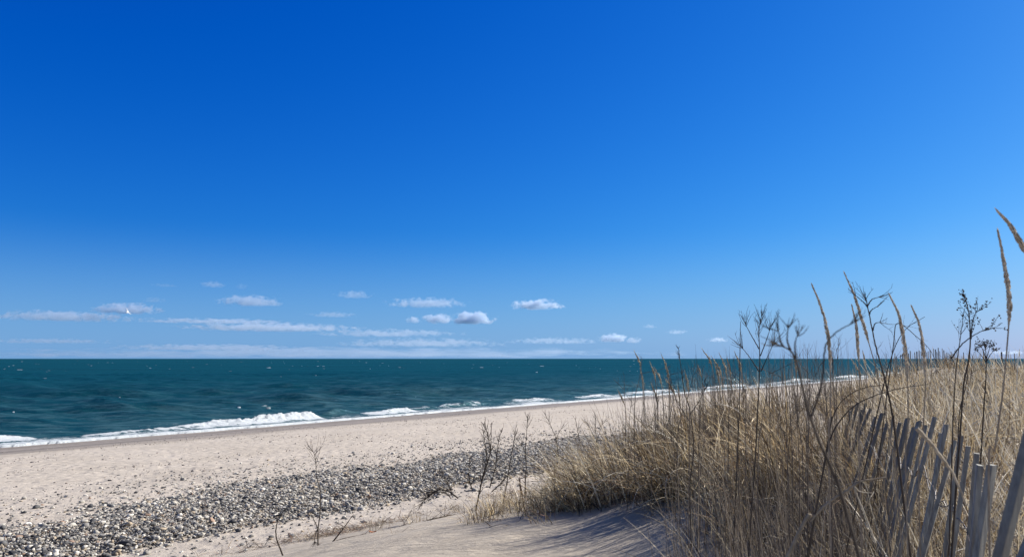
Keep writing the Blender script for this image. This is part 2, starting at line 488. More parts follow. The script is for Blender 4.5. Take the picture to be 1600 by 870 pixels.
Zs = Zs * .85 * (1 + .30 * fbm(SS / 1.6, TT * 0 + 2.2, 3, 66)) + .035 + .30 * FO * sstep(.05, .5, Zs) * lump + np.where(FO > .5, .22 * lump2 * np.clip(Zs * 2.2, .1, 1), 0) + .02 * FO
PX = -35 + (SS - 19.5) * UX - .785 * TT * 1.0
PY = 52.5 + (SS - 19.5) * UY + .62 * TT * 1.0
bed = terrain(PX, PY)
Zw = waves(PX, PY, np.full_like(PX, .3)) * (sstep(0, 30, TT) * .8 + .2) * sstep(1, 9, T) + .05
base = np.where(T < 3, np.maximum(0.0, bed + .05 + .03 * sstep(0, .6, T)) * (T > 0), 0)
Zf = base + Zs + Zw
Zf = np.where(T <= .02, bed - .05, Zf)
Zf = Zf - .9 * sstep(18, 20, TT)
P = np.stack([PX, PY, Zf], -1).reshape(-1, 3)
Q = grid_faces(len(ss), len(tt))[:, ::-1]
surf = mesh_obj('surf', P, Q, np.full(len(Q), 4), M_WATER, attrs={'foam': FO.ravel(), 'shallow': np.clip(np.exp(-TT / 55), 0, 1).ravel()}, smooth=True)
tag(surf, kind='structure')

# whitecaps out on the open water
wc = Batch()
for i in range(800):
    dy = 3.5 + 80 * rng.random() ** 1.1
    r = CAMZ * F / dy; px = rng.uniform(-100, 1700); X = (px - 800) / F * r
    w0, _ = ws(X, r)
    if w0 > -16: continue
    size = min(rng.lognormal(-1.6, .55), .6) * (1.0 + r / 320)
    L, hgt, dep = 1.2 * size, .13 * size * rng.uniform(.3, 1.3), .4 * size
    if rng.random() < .7: L *= .5; hgt *= .5
    if fbm(np.array([X / (r * .05)]), np.array([math.log(r) * 9]), 2, 9)[0] < -.12: continue
    n1, n2 = 9, 5
    u = np.linspace(-1, 1, n1)[:, None] * np.ones((1, n2)); v = np.ones((n1, 1)) * np.linspace(-1, 1, n2)[None, :]
    env = np.clip(1 - u ** 2, 0, 1) ** .7 * np.clip(1 - v ** 2, 0, 1)
    z = hgt * env * (1 + .6 * rng.normal(size=env.shape)) + .05
    xx = u * L; yy = v * dep + .25 * L * np.sin(u * 1.6 + rng.uniform(-1, 1))
    z[:, 0] = z[:, -1] = -.25; z[0] = z[-1] = -.25
    wc.add(np.stack([X + xx, r + yy, z + .06 + .0], -1).reshape(-1, 3), grid_faces(n1, n2), np.full((n1 - 1) * (n2 - 1), 4), np.array((.48, .56, .60)) * rng.uniform(.22, 1) ** 1.3)
M_FOAM = mat_plain('foam', .9, .1, 3, 0, .2)
tag(wc.build('whitecaps', M_FOAM, smooth=True), 'small white foam crests flecking the open sea', 'foam', kind='stuff')

# ------------------------------------------------------------------ clouds
def mat_cloud():
    b = NB('cloud')
    tc = b.n('ShaderNodeTexCoord').outputs['Object']
    oi = b.n('ShaderNodeObjectInfo')
    col = oi.outputs['Color']
    sep = b.n('ShaderNodeSeparateColor'); b.l(col, sep.inputs[0])
    seedv = b.n('ShaderNodeCombineXYZ'); b.l(b.math('MULTIPLY', oi.outputs['Random'], 90), seedv.inputs[0])
    ad = b.n('ShaderNodeVectorMath'); ad.operation = 'ADD'; b.l(tc, ad.inputs[0]); b.l(seedv.outputs[0], ad.inputs[1])
    stretch = b.n('ShaderNodeVectorMath'); stretch.operation = 'MULTIPLY'; b.l(ad.outputs[0], stretch.inputs[0])
    cx = b.n('ShaderNodeCombineXYZ'); b.l(b.math('MULTIPLY', sep.outputs[1], 10), cx.inputs[0]); cx.inputs[1].default_value = 1.2; cx.inputs[2].default_value = 1.3
    b.l(cx.outputs[0], stretch.inputs[1])
    n = b.noise(stretch.outputs[0], 1.25, 5, .62)
    ln = b.n('ShaderNodeVectorMath'); ln.operation = 'LENGTH'; b.l(tc, ln.inputs[0])
    r = ln.outputs['Value']
    sx = b.n('ShaderNodeSeparateXYZ'); b.l(tc, sx.inputs[0])
    flat = b.ramp(sx.outputs[2], -.62, -.30, 0, 1)
    f = b.math('SUBTRACT', b.math('ADD', b.math('SUBTRACT', 1.0, r), b.math('MULTIPLY', b.math('SUBTRACT', n, .5), 2.3)), .30)
    f = b.math('MULTIPLY', f, 3.0, True)
    f = b.math('MULTIPLY', f, flat)
    f = b.math('MULTIPLY', f, b.ramp(r, .8, 1.0, 1, 0))
    dens = b.math('MULTIPLY', f, b.math('MULTIPLY', sep.outputs[0], .05))
    v = b.n('ShaderNodeVolumePrincipled'); v.inputs['Color'].default_value = (.62, .73, .86, 1); v.inputs['Anisotropy'].default_value = .45
    b.l(dens, v.inputs['Density']); b.l(v.outputs[0], b.out.inputs['Volume']); return b.m
M_CLOUD = mat_cloud()
_ico = None
def ico(sub):
    import bmesh
    bm = bmesh.new(); bmesh.ops.create_icosphere(bm, subdivisions=sub, radius=1)
    V = np.array([v.co[:] for v in bm.verts]); Fc = np.array([[v.index for v in f.verts] for f in bm.faces]); bm.free(); return V, Fc
IV3, IF3 = ico(3)
clouds = [ # px, py, width, height, density, look
    (100, 495, 225, 16, .42, 'long grey cloud with white top at the left edge of the sky'),
    (198, 483, 110, 17, .8, 'puffy cloud right behind the flying gull'),
    (240, 469, 36, 8, .16, 'thin grey cloud scrap just above and right of the gull'),
    (258, 446, 42, 6, .13, 'faint streak of cloud, highest on the left'),
    (333, 445, 38, 10, .28, 'small lavender cloud, highest of all the clouds'),
    (378, 448, 22, 9, .08, 'faint wisp right of the small highest lavender cloud'),
    (392, 471, 105, 17, .50, 'lavender lens shaped cloud high left of centre'),
    (553, 461, 62, 12, .22, 'small mauve cloud with ragged right end'),
    (518, 492, 80, 9, .30, 'flat grey cloud strip over the long cloud bank'),
    (668, 474, 125, 16, .42, 'pale wedge cloud left of the bright white one'),
    (838, 477, 88, 16, .9, 'bright white cloud standing alone farthest right at its height'),
    (738, 498, 76, 19, 1.0, 'brightest rounded white cloud with flat base'),
    (684, 499, 50, 16, .75, 'white puff touching the brightest rounded cloud'),
    (646, 500, 24, 11, .6, 'tiny round white puff left of the two white clouds'),
    (340, 502, 250, 8, .28, 'thin upper streak of the long grey cloud bank'),
    (430, 512, 290, 13, .36, 'long grey cloud bank with white top low left of centre'),
    (610, 521, 240, 12, .16, 'faint tail of the long cloud bank'),
    (75, 533, 190, 8, .16, 'faint blue grey strip low at the left edge'),
    (330, 543, 300, 10, .16, 'faint flat cloud strip just over the horizon, left'),
    (660, 536, 280, 14, .13, 'thin veil of cloud low over the middle of the horizon'),
    (868, 533, 150, 10, .16, 'faint white streak low right of centre'),
    (957, 529, 46, 13, .85, 'small white puff low over the sea right of centre'),
    (990, 532, 26, 9, .5, 'tiny cloud close right of the small low white puff'),
    (1015, 510, 22, 6, .25, 'tiny white fleck above the low puffs'),
    (1058, 519, 34, 7, .3, 'tiny flat cloud left of the tall dead weed'),
    (1122, 531, 34, 7, .6, 'small flat white cloud beside the tall thin stem'),
    (1575, 551, 60, 6, .4, 'low streak of cloud at the right edge'),
]
for i, (cx, cy, cw, ch, dn, lab) in enumerate(clouds):
    D = 8000.0 + 130 * i
    c = at(cx, cy, D)
    o = mesh_obj('cloud', IV3, IF3, np.full(len(IF3), 3), M_CLOUD)
    m = D / F
    sx_, sz_ = cw * m * .60, ch * m * .78
    o.location = c
    o.rotation_euler = (0, 0, -math.atan2(c[0], c[1]))
    o.scale = (sx_, max(sz_ * 1.6, sx_ * .25), sz_)
    o.color = (dn * (.42 if dn > .7 else .36), min(1, sx_ / sz_ * .09), 0, 1)
    tag(o, lab, 'cloud', 'clouds low over the sea')
# bank of thin cloud lying on the horizon
o = mesh_obj('cloud', IV3, IF3, np.full(len(IF3), 3), M_CLOUD)
o.location = at(480, 552, 14000); o.scale = (8200, 900, 150); o.color = (.018, .9, 0, 1)
tag(o, 'hazy blue grey cloud bank lying right along the sea horizon', 'cloud', 'clouds low over the sea')

# ------------------------------------------------------------------ stones
I1V, I1F = ico(1); I2V, I2F = ico(2)
def stone_colour(n):
    pal = np.array([[.44, .42, .37], [.31, .295, .265], [.20, .195, .185], [.105, .105, .105], [.055, .055, .058], [.36, .30, .22], [.56, .54, .49], [.27, .19, .14]])
    p = np.array([.20, .15, .14, .17, .16, .08, .11, .02]); p /= p.sum()
    k = rng.choice(len(pal), n, p=p)
    return pal[k] * rng.uniform(.85, 1.22, (n, 1))
def stone_verts(BV, n, size):
    """n deformed pebbles, (n, len(BV), 3)"""
    sc3 = np.stack([size * rng.uniform(.8, 1.35, n), size * rng.uniform(.6, .95, n), size * rng.uniform(.35, .7, n)], -1)
    V = BV[None] * sc3[:, None, :]
    ph = rng.uniform(0, 6.28, (n, 4)); fr = rng.uniform(1.2, 2.6, (n, 3))
    d = 1 + .16 * np.sin(BV[None, :, 0] * fr[:, None, 0] * 2 + ph[:, None, 0]) + .13 * np.sin(BV[None, :, 1] * fr[:, None, 1] * 2.3 + ph[:, None, 1]) + .10 * np.sin(BV[None, :, 2] * fr[:, None, 2] * 3 + BV[None, :, 0] * 2 + ph[:, None, 2])
    V = V * d[..., None]
    az = rng.uniform(0, 6.28, n); tl = rng.normal(0, .28, n)
    ca, sa, ct, st = np.cos(az)[:, None], np.sin(az)[:, None], np.cos(tl)[:, None], np.sin(tl)[:, None]
    x, y, z = V[..., 0], V[..., 1], V[..., 2]
    x, z = x * ct - z * st, x * st + z * ct
    return np.stack([x * ca - y * sa, x * sa + y * ca, z], -1)

N0 = 270000
sw_ = rng.uniform(28, 47.5, N0); s_ = rng.uniform(-4, 62, N0) 
# band edges drift along the shore
hi = 43.2 + .5 * fbm(s_ / 5, s_ * 0, 3, 90)
lo = 36.0 + 1.2 * fbm(s_ / 7, s_ * 0 + 9, 3, 91) + 4.6 * (1 - sstep(5, 19, s_))*0 - 1.0 * (1 - sstep(7, 20, s_)) + 3.0 * (1 - sstep(4, 16, s_)) - .2 * sstep(22, 26, s_) + 1.6 * sstep(32, 45, s_)
dens = sstep(lo - .4, lo + .9, sw_) * (1 - sstep(hi - .35, hi + .3, sw_))
thin = .10 * sstep(lo - 6.5, lo - .5, sw_) * (1 - sstep(43, 45.5, sw_)) + .02 * (sw_ > 43) * (sw_ < 46)
patch = sstep(-.35, .15, fbm(sw_ / 1.3, s_ / 2.5, 3, 92) + .75 * sstep(lo + .6, lo + 2.0, sw_))
keep = rng.random(N0) < np.maximum(dens * patch, thin)
sw_, s_ = sw_[keep], s_[keep]
# position from (w, s)
def from_ws(w, s):
    q = w - 60
    return .785 * q / (.785 ** 2 + .62 ** 2) + UX * s / (UX ** 2 + UY ** 2), -.62 * q / (.785 ** 2 + .62 ** 2) + UY * s / (UX ** 2 + UY ** 2)
X, Y = from_ws(sw_, s_)
vis = (Y > 3)
X, Y, sw_, s_ = X[vis], Y[vis], sw_[vis], s_[vis]
size = rng.lognormal(math.log(.029), .45, len(X)); size = np.clip(size, .012, .11)
Zt = terrain(X, Y)
heap = rng.random(len(X)) * .10 * sstep(38, 40, sw_) * (1 - sstep(42.5, 43.5, sw_))
px = 800 + F * X / Y; py = 560 + F * (CAMZ - Zt) / Y
inframe = (px > 4) & (px < 960) & (py < 866)
big = np.where(inframe, size / Y, 0)
order = np.argsort(-big); top = order[:300]; rest = np.setdiff1d(np.arange(len(X)), top)
colr = stone_colour(len(X))
near = rest[Y[rest] < 19]; far = rest[Y[rest] >= 19]
allV = []; allI = []; allN = []; allC = []; base_n = 0
for sel, BV, BF in ((near, I2V, I2F), (far, I1V, I1F)):
    V = stone_verts(BV, len(sel), size[sel]) + np.stack([X[sel], Y[sel], Zt[sel] + size[sel] * .22 + heap[sel]], -1)[:, None, :]
    Fi = BF[None] + (np.arange(len(sel)) * len(BV))[:, None, None] + base_n
    allV.append(V.reshape(-1, 3)); allI.append(Fi.ravel()); allN.append(np.full(len(sel) * len(BF), 3)); allC.append(np.repeat(colr[sel], len(BV), 0)); base_n += len(sel) * len(BV)
cob = mesh_obj('cobbles', np.concatenate(allV), np.concatenate(allI), np.concatenate(allN), M_STONE, attrs={'col': np.concatenate(allC)}, smooth=False)
tag(cob, 'band of grey and white cobbles along the upper beach', 'cobbles', kind='stuff')
V300 = stone_verts(I2V, 300, size[top])
for k in range(300):
    i = top[k]
    o = mesh_obj('cobble', V300[k], I2F, np.full(len(I2F), 3), M_STONE, attrs={'col': np.tile(colr[i], (len(I2V), 1))}, smooth=True)
    o.location = (X[i], Y[i], Zt[i] + size[i] * .22 + heap[i])
    tag(o, 'rounded sea worn stone lying in the cobble band on the beach', 'stone', 'larger stones of the cobble band')

# specks of shingle and weed on the open beach
n = 24000
sw_ = rng.uniform(5, 37, n); s_ = 8 + 110 * rng.random(n) ** 1.2
cl = fbm(sw_ / 3, s_ / 6, 3, 101)
k = rng.random(n) < sstep(-.3, .5, cl); sw_, s_ = sw_[k], s_[k]
X, Y = from_ws(sw_, s_); k = Y > 5; X, Y = X[k], Y[k]
size = np.clip(rng.lognormal(math.log(.021), .5, len(X)), .007, .08)
V = stone_verts(I1V, len(X), size) + np.stack([X, Y, terrain(X, Y) + size * .15], -1)[:, None, :]
Fi = I1F[None] + (np.arange(len(X)) * len(I1V))[:, None, None]
cc = np.array([[.20, .17, .15], [.30, .27, .24], [.13, .12, .12], [.42, .39, .35]])[rng.integers(0, 4, len(X))]
tag(mesh_obj('shingle', V.reshape(-1, 3), Fi.ravel(), np.full(len(X) * len(I1F), 3), M_STONE, attrs={'col': np.repeat(cc, len(I1V), 0)}, smooth=True),
    'fine dark shingle specks scattered over the open sand', 'shingle', kind='stuff')

# ------------------------------------------------------------------ grass blades
def blades(X, Y, Z, L, W, az, th0, bend, col, segs=6, kink=0.0):
    """ribbons: az = direction of lean, th0 = start angle from vertical, bend = added angle at the tip"""
    n = len(X)
    P = np.zeros((n, segs + 1, 3)); P[:, 0] = np.stack([X, Y, Z], -1)
    for i in range(segs):
        t = (i + .5) / segs
        th = th0 + bend * t ** 1.4
        if np.any(kink): th = th + np.where(t > .55, kink, 0)
        st = L / segs
        P[:, i + 1, 0] = P[:, i, 0] + st * np.sin(th) * np.cos(az)
        P[:, i + 1, 1] = P[:, i, 1] + st * np.sin(th) * np.sin(az)
        P[:, i + 1, 2] = P[:, i, 2] + st * np.cos(th)
    wa = az + math.pi / 2 + rng.normal(0, .6, n)
    side = np.stack([np.cos(wa), np.sin(wa), np.zeros(n)], -1)
    tw = rng.normal(0, .5, n)
    side[:, 2] = np.sin(tw); side /= np.linalg.norm(side, axis=1)[:, None]
    ts = np.linspace(0, 1, segs + 1)
    prof = (1 - ts ** 1.6) * .85 + .15
    hw = (W[:, None] * prof[None, :] * .5)[..., None] * side[:, None, :]
    V = np.stack([P - hw, P + hw], 2).reshape(n, -1, 3)
    m = 2 * (segs + 1)
    q = np.array([[2 * i, 2 * i + 1, 2 * i + 3, 2 * i + 2] for i in range(segs)])
    I = q[None] + (np.arange(n) * m)[:, None, None]
    C = np.repeat(col[:, None, :], m, 1)
    return V.reshape(-1, 3), I.reshape(-1), np.full(n * segs, 4), C.reshape(-1, 3)

STRAW = np.array([[.54, .43, .255], [.33, .255, .15], [.72, .60, .39], [.13, .095, .065], [.05, .04, .032], [.80, .73, .57], [.25, .16, .085]])
def straw(n, p=(.22, .2, .16, .16, .1, .08, .08)):
    p = np.array(p) / sum(p)
    return STRAW[rng.choice(len(STRAW), n, p=p)] * rng.uniform(.8, 1.15, (n, 1))

WIND = math.atan2(-.45, -1.0)
def clumps(cx, cy, nb, Lm, Wm, spread, wind=.6, tilt=.35, bend=.9, segs=6, p=None):
    n = len(cx) * nb
    cxx, cyy = np.repeat(cx, nb), np.repeat(cy, nb)
    a = rng.uniform(0, 6.283, n); r = spread * np.sqrt(rng.random(n))
    X = cxx + r * np.cos(a); Y = cyy + r * np.sin(a)
    dx = np.cos(a) * (1 - wind) + math.cos(WIND) * wind + rng.normal(0, .3, n)
    dy = np.sin(a) * (1 - wind) + math.sin(WIND) * wind + rng.normal(0, .3, n)
    ca = np.repeat(rng.uniform(0, 6.28, len(cx)), nb); dx = dx + .55 * np.cos(ca); dy = dy + .55 * np.sin(ca)
    az = np.arctan2(dy, dx)
    L = Lm * np.repeat(rng.uniform(.75, 1.15, len(cx)), nb) * rng.uniform(.5, 1.15, n)
    th0 = np.abs(rng.normal(tilt * .6, tilt * .6, n)); bd = np.abs(rng.normal(bend, bend * .5, n))
    kink = np.where(rng.random(n) < .2, rng.uniform(-.9, 1.5, n), 0)
    tone = np.repeat(np.stack([rng.uniform(.5, 1.45, len(cx))] * 3, -1) * (1 + rng.uniform(-1, 1, (len(cx), 1)) * np.array([.06, 0, -.12])), nb, 0)
    col = (straw(n) if p is None else straw(n, p)) * tone
    return blades(X, Y, terrain(X, Y) - .02, L, Wm * rng.uniform(.5, 1.6, n), az, th0, bd, col, segs, kink)

def grassmask(X, Y):
    w, s = ws(X, Y); r = X / np.maximum(Y, .1)
    left = .105 + .05 * fbm(Y / 2, Y * 0, 2, 121)
    m = sstep(51.8, 53.6, w) * sstep(left, left + .06, r) * sstep(8.2, 9.2, Y)
    nearm = sstep(.19, .33, r + .06 * fbm(X * 1.3, Y * 1.3, 2, 122)) * (1 - sstep(8.2, 9.2, Y))
    far = sstep(50.5, 52.5, w + .8 * fbm(X / 3, Y / 3, 2, 123)) * sstep(13, 15, Y)
    return np.clip(np.maximum(np.maximum(m, nearm), far), 0, 1)

GB = []
def scatter(x0, x1, y0, y1, per_m2, maskpow=1.0, rmin=-9, rmax=1.1):
    n = int((x1 - x0) * (y1 - y0) * per_m2)
    X = rng.uniform(x0, x1, n); Y = rng.uniform(y0, y1, n)
    r = X / np.maximum(Y, .1)
    k = (rng.random(n) < grassmask(X, Y) ** maskpow) & (r > rmin) & (r < rmax)
    # patchiness: bare sandy gaps between the tussocks
    k &= (fbm(X * .75, Y * .75, 3, 131) > -.12) | (rng.random(n) < .22)
    return X[k], Y[k]
# near ground left of the fence
x, y = scatter(.3, 9, 1.0, 8.5, 4.2); k = (x / y > .31) & (np.hypot(x, y) > 1.3); x, y = x[k], y[k]
GB.append(clumps(x, y, 42, .64, .0060, .12, .3, .45, .95))
# the tussocks behind
x, y = scatter(.8, 22, 8.2, 20, 1.9); GB.append(clumps(x, y, 52, .74, .0090, .13, .35, .45, 1.15))
x, y = scatter(-2, 60, 20, 60, 1.1, rmax=.85); GB.append(clumps(x, y, 24, .75, .020, .34, .4, .45, .9, 5))
x, y = scatter(10, 190, 60, 200, .10, rmax=.9); GB.append(clumps(x, y, 26, .95, .05, 1.3, .3, .5, .8, 4))
# sweeping hero tussocks on the dune shoulder
hx, hy = [], []
def mixpale(G, frac=.14):
    V, I, N, C = G
    return G
for (pxx, d) in [(925, 11.8), (945, 12.4), (965, 11.2), (985, 12.3), (1000, 10.4), (1015, 13), (1035, 11.6), (1050, 9.7), (1075, 12), (1090, 10.3), (1110, 9.2), (1130, 11.4), (1150, 9.9), (1180, 10.6), (1205, 9.3), (905, 12.6), (890, 13.6), (1060, 10.8), (1120, 12.4), (1010, 11.4), (955, 10.6), (975, 10.0), (935, 9.3), (965, 8.8), (1000, 8.5), (1030, 8.9), (1050, 8.1), (1085, 7.9), (1120, 7.5), (1155, 7.9), (1190, 7.2), (1230, 7.0), (1190, 6.6), (905, 10.2), (925, 10.9), (884, 9.2), (915, 8.8), (1040, 8.0)]:
    hx.append((pxx - 800) / F * d); hy.append(d)
hx, hy = np.array(hx), np.array(hy)
GB.append(clumps(hx, hy, 80, .95, .0085, .20, .90, 1.25, .75, 8, (.26, .22, .14, .14, .10, .04, .12)))
GB.append(clumps(hx, hy, 42, .80, .0080, .22, .55, .50, 1.2, 8, (.24, .24, .10, .16, .12, .02, .12)))
GB.append(clumps(hx, hy, 20, .95, .011, .26, .85, .45, 1.5, 8, (.2, .1, .35, .03, .0, .3, .02)))
GB.append(clumps(hx, hy, 40, .55, .011, .34, .85, .9, 1.2, 6, (.1, .1, .1, .3, .3, .0, .1)))
# grey brown dead weed litter before the fence, shade put into the dark palette
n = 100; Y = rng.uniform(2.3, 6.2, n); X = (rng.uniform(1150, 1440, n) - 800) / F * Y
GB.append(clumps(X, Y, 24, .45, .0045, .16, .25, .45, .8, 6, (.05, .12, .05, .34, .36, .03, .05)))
# scruffy tufts on the slope between the tussocks and the fence
n = 17; Y = rng.uniform(4.8, 8.6, n); X = (rng.uniform(1075, 1330, n) - 800) / F * Y
GB.append(clumps(X, Y, 60, .68, .0055, .22, .5, .5, .9))
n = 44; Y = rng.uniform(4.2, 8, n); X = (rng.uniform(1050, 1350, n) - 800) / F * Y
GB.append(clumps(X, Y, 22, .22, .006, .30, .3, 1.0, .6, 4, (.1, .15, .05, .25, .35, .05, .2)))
# flattened dead litter
def litter(x, y, L, Wd, n_each=8, p=None):
    n = len(x) * n_each
    X = np.repeat(x, n_each) + rng.normal(0, .22, n); Y = np.repeat(y, n_each) + rng.normal(0, .22, n)
    return blades(X, Y, terrain(X, Y) + rng.uniform(0, .10, n), L * rng.uniform(.5, 1.2, n), Wd * rng.uniform(.6, 1.3, n), rng.uniform(0, 6.28, n),
                  rng.normal(1.35, .25, n), rng.normal(.15, .2, n), straw(n) if p is None else straw(n, p), 4)
x, y = scatter(.3, 12, 1.0, 14, 5); GB.append(litter(x, y, .4, .005, 9))
# the pale tangle of broken stems right of the fence
PALE = (.12, .1, .3, .06, .04, .34, .02)
n = 2600
Y = 2.4 + 10 * rng.random(n) ** 1.3; X = rng.uniform(.47, .95, n) * Y
k = X > 1.75 + .16 * (Y - 3); X, Y = X[k], Y[k]; n = len(X)
GB.append(blades(X, Y, terrain(X, Y) + rng.uniform(0, .3, n), rng.uniform(.3, .8, n), rng.uniform(.006, .010, n) * (.6 + Y / 10), rng.uniform(0, 6.28, n), rng.uniform(.2, 1.5, n), rng.normal(.1, .3, n), straw(n, (.05, .02, .3, 0, 0, .6, .0)), 5, np.where(rng.random(n) < .5, rng.uniform(-1.4, 1.8, n), 0)))
n = 6500
Y = 2.6 + 12 * rng.random(n) ** 1.3; X = rng.uniform(.47, .95, n) * Y
k = X > 1.75 + .16 * (Y - 3); X, Y = X[k], Y[k]; n = len(X)
GB.append(blades(X, Y, terrain(X, Y), rng.uniform(.3, .85, n), rng.uniform(.0035, .008, n) * (.6 + Y / 10), rng.uniform(0, 6.28, n), np.abs(rng.normal(.7, .35, n)), rng.normal(.1, .3, n), straw(n, PALE), 5, np.where(rng.random(n) < .4, rng.uniform(-1.2, 1.6, n), 0)))
# sparse tufts on the bare face and along its foot
n = 42; Y = rng.uniform(7.6, 14, n); X = (rng.uniform(745, 930, n) - 800) / F * Y
GB.append(clumps(X, Y, 14, .34, .0065, .14, .4, .5, .8, 5, (.2, .2, .15, .2, .15, .05, .05)))
tx, ty = [], []
for (pxx, d) in [(780, 14.5), (775, 11.0), (800, 10.2), (845, 12.2), (830, 10.4), (760, 9.6), (870, 10.8), (795, 12.6), (850, 14.2), (860, 18.5), (820, 15.6), (880, 19), (905, 17), (930, 20), (910, 9.2), (815, 9.0), (770, 10.3), (640, 17.2), (600, 17.0), (870, 9.6), (725, 19), (745, 9.0)]:
    tx.append((pxx - 800) / F * d + rng.normal(0, .1)); ty.append(d)
GB.append(clumps(np.array(tx), np.array(ty), 34, .45, .006, .16, .4, .4, .8))
GB.append(litter(np.array(tx) + .1, np.array(ty) - .2, .28, .006, 26))
def join(name, G, mat, smooth=False):
    off = 0; Vs, Is, Ns, Cs = [], [], [], []
    for V, I, N, C in G:
        Vs.append(V); Is.append(I + off); Ns.append(N); Cs.append(C); off += len(V)
    return mesh_obj(name, np.concatenate(Vs), np.concatenate(Is), np.concatenate(Ns), mat, attrs={'col': np.concatenate(Cs)}, smooth=smooth)
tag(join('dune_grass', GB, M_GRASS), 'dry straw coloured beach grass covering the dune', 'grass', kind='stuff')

# upright dead culms, thin and grey brown
UP = []
CULM = np.array([[.22, .18, .135], [.14, .115, .095], [.30, .25, .185], [.085, .07, .06]])
def culms(X, Y, L, Wd, lean=.13):
    n = len(X)
    return blades(X, Y, terrain(X, Y) - .02, L, Wd, rng.normal(math.pi * .9, 1.1, n), np.abs(rng.normal(0, lean * 1.5, n)), rng.normal(.08, .25, n), CULM[rng.integers(0, 4, n)] * rng.uniform(.8, 1.2, (n, 1)), 6)
n = 420; Y = rng.uniform(3.0, 9.5, n); X = (rng.uniform(1040, 1330, n) - 800) / F * Y; UP.append(culms(X, Y, rng.uniform(.5, 1.25, n), rng.uniform(.003, .0065, n)))
n = 700; Y = rng.uniform(8.5, 14, n); X = (rng.uniform(960, 1330, n) - 800) / F * Y; UP.append(culms(X, Y, rng.uniform(.5, 1.15, n), rng.uniform(.004, .008, n)))
n = 900; Y = rng.uniform(2.4, 9, n); X = (rng.uniform(1290, 1700, n) - 800) / F * Y; UP.append(culms(X, Y, rng.uniform(.4, .95, n), rng.uniform(.003, .006, n), .3))
n = 1100; Y = rng.uniform(9, 30, n); X = (rng.uniform(1150, 1750, n) - 800) / F * Y; UP.append(culms(X, Y, rng.uniform(.4, 1.1, n), rng.uniform(.005, .010, n), .3))
n = 520; Y = rng.uniform(2.3, 6, n); X = (rng.uniform(1180, 1480, n) - 800) / F * Y; UP.append(culms(X, Y, rng.uniform(.4, 1.0, n), rng.uniform(.003, .0055, n), .2))
n = 150; Y = rng.uniform(1.5, 3, n); X = (rng.uniform(1250, 1640, n) - 800) / F * Y; UP.append(culms(X, Y, rng.uniform(.8, 1.25, n), rng.uniform(.002, .0036, n), .2))
n = 850; k_ = rng.integers(1, 27, n); fx = np.array([at(*q)[:2] for q in [(1640, 770, 1.25), (1549, 725, 2.1), (1502, 678, 2.95), (1461, 653, 3.75), (1406, 660, 4.9), (1340, 629, 6.7)]])
q_ = rng.random(n) ** .7 * 4.4 + .55; q_ = np.clip(q_, 0, 4.999); X = np.interp(q_, range(6), fx[:, 0]) + rng.normal(-.12, .14, n); Y = np.interp(q_, range(6), fx[:, 1]) + rng.normal(-.1, .15, n)
UP.append(blades(X, Y, terrain(X, Y), rng.uniform(.4, 1.05, n), rng.uniform(.003, .006, n), rng.uniform(0, 6.28, n), np.abs(rng.normal(.25, .25, n)), rng.normal(.2, .5, n), straw(n), 6, np.where(rng.random(n) < .3, rng.uniform(-1, 1.2, n), 0)))
n = 170; Y = rng.uniform(8, 11.5, n); X = (rng.uniform(955, 1170, n) - 800) / F * Y; c_ = culms(X, Y, rng.uniform(.8, 1.35, n), rng.uniform(.006, .010, n), .14)
UP.append((c_[0], c_[1], c_[2], c_[3] * .55))
# dense bundles seen on the slope in front
for (pxx, d) in [(1150, 4.6), (1165, 4.9), (1180, 4.4), (1135, 5.2), (1255, 3.6), (1275, 3.4), (1240, 4.0), (1205, 4.4), (1300, 3.8), (1220, 5.2), (1095, 5.6), (1350, 3.2), (1385, 3.4), (1405, 3.9), (1335, 4.2), (1435, 3.6), (1320, 5.0)]:
    n = 15; X = (pxx - 800) / F * d + rng.normal(0, .05, n); Y = d + rng.normal(0, .12, n)
    UP.append(culms(X, Y, rng.uniform(.6, 1.05, n), rng.uniform(.004, .0075, n), .10))
tag(join('grass_culms', UP, M_GRASS), 'thin upright brown stems thronging the dune grass', 'grass stems', kind='stuff')

# ------------------------------------------------------------------ dry wrack along the dune foot
n = 11000
s_ = rng.uniform(2, 34, n); w0 = 45.9 + .5 * fbm(s_ / 3, s_ * 0, 3, 150) + rng.normal(0, .28, n)
X, Y = from_ws(w0, s_); k = (Y > 9) & (rng.random(n) < sstep(-.45, .25, fbm(s_ / 1.6, w0 / .8, 3, 151))); X, Y = X[k], Y[k]; n = len(X)
WC = np.array([[.30, .24, .17], [.20, .155, .115], [.40, .33, .24], [.10, .08, .065], [.24, .13, .08]])
wr = blades(X, Y, terrain(X, Y) + rng.uniform(0, .07, n), rng.uniform(.08, .4, n), rng.uniform(.006, .018, n), rng.uniform(0, 6.28, n), rng.normal(1.3, .3, n), rng.normal(.3, .4, n), WC[rng.integers(0, 5, n)], 4)
tag(join('wrack', [wr], M_GRASS), 'line of dry straw and weed debris at the dune foot', 'debris', kind='stuff')

n = 900
Y = rng.uniform(8, 17, n); X = (rng.uniform(600, 985, n) - 800) / F * Y; k = rng.random(n) < sstep(-.1, .4, fbm(X * 1.2, Y * .8, 3, 155)); X, Y = X[k], Y[k]; n = len(X)
w2 = blades(X, Y, terrain(X, Y) + rng.uniform(0, .05, n), rng.uniform(.06, .34, n), rng.uniform(.006, .014, n), rng.uniform(0, 6.28, n), rng.normal(1.2, .35, n), rng.normal(.3, .5, n), WC[rng.integers(0, 5, n)] * .8, 4)
tag(join('twig_litter', [w2], M_GRASS), 'scattered dark twigs and straw bits on the bare dune face', 'debris', kind='stuff')

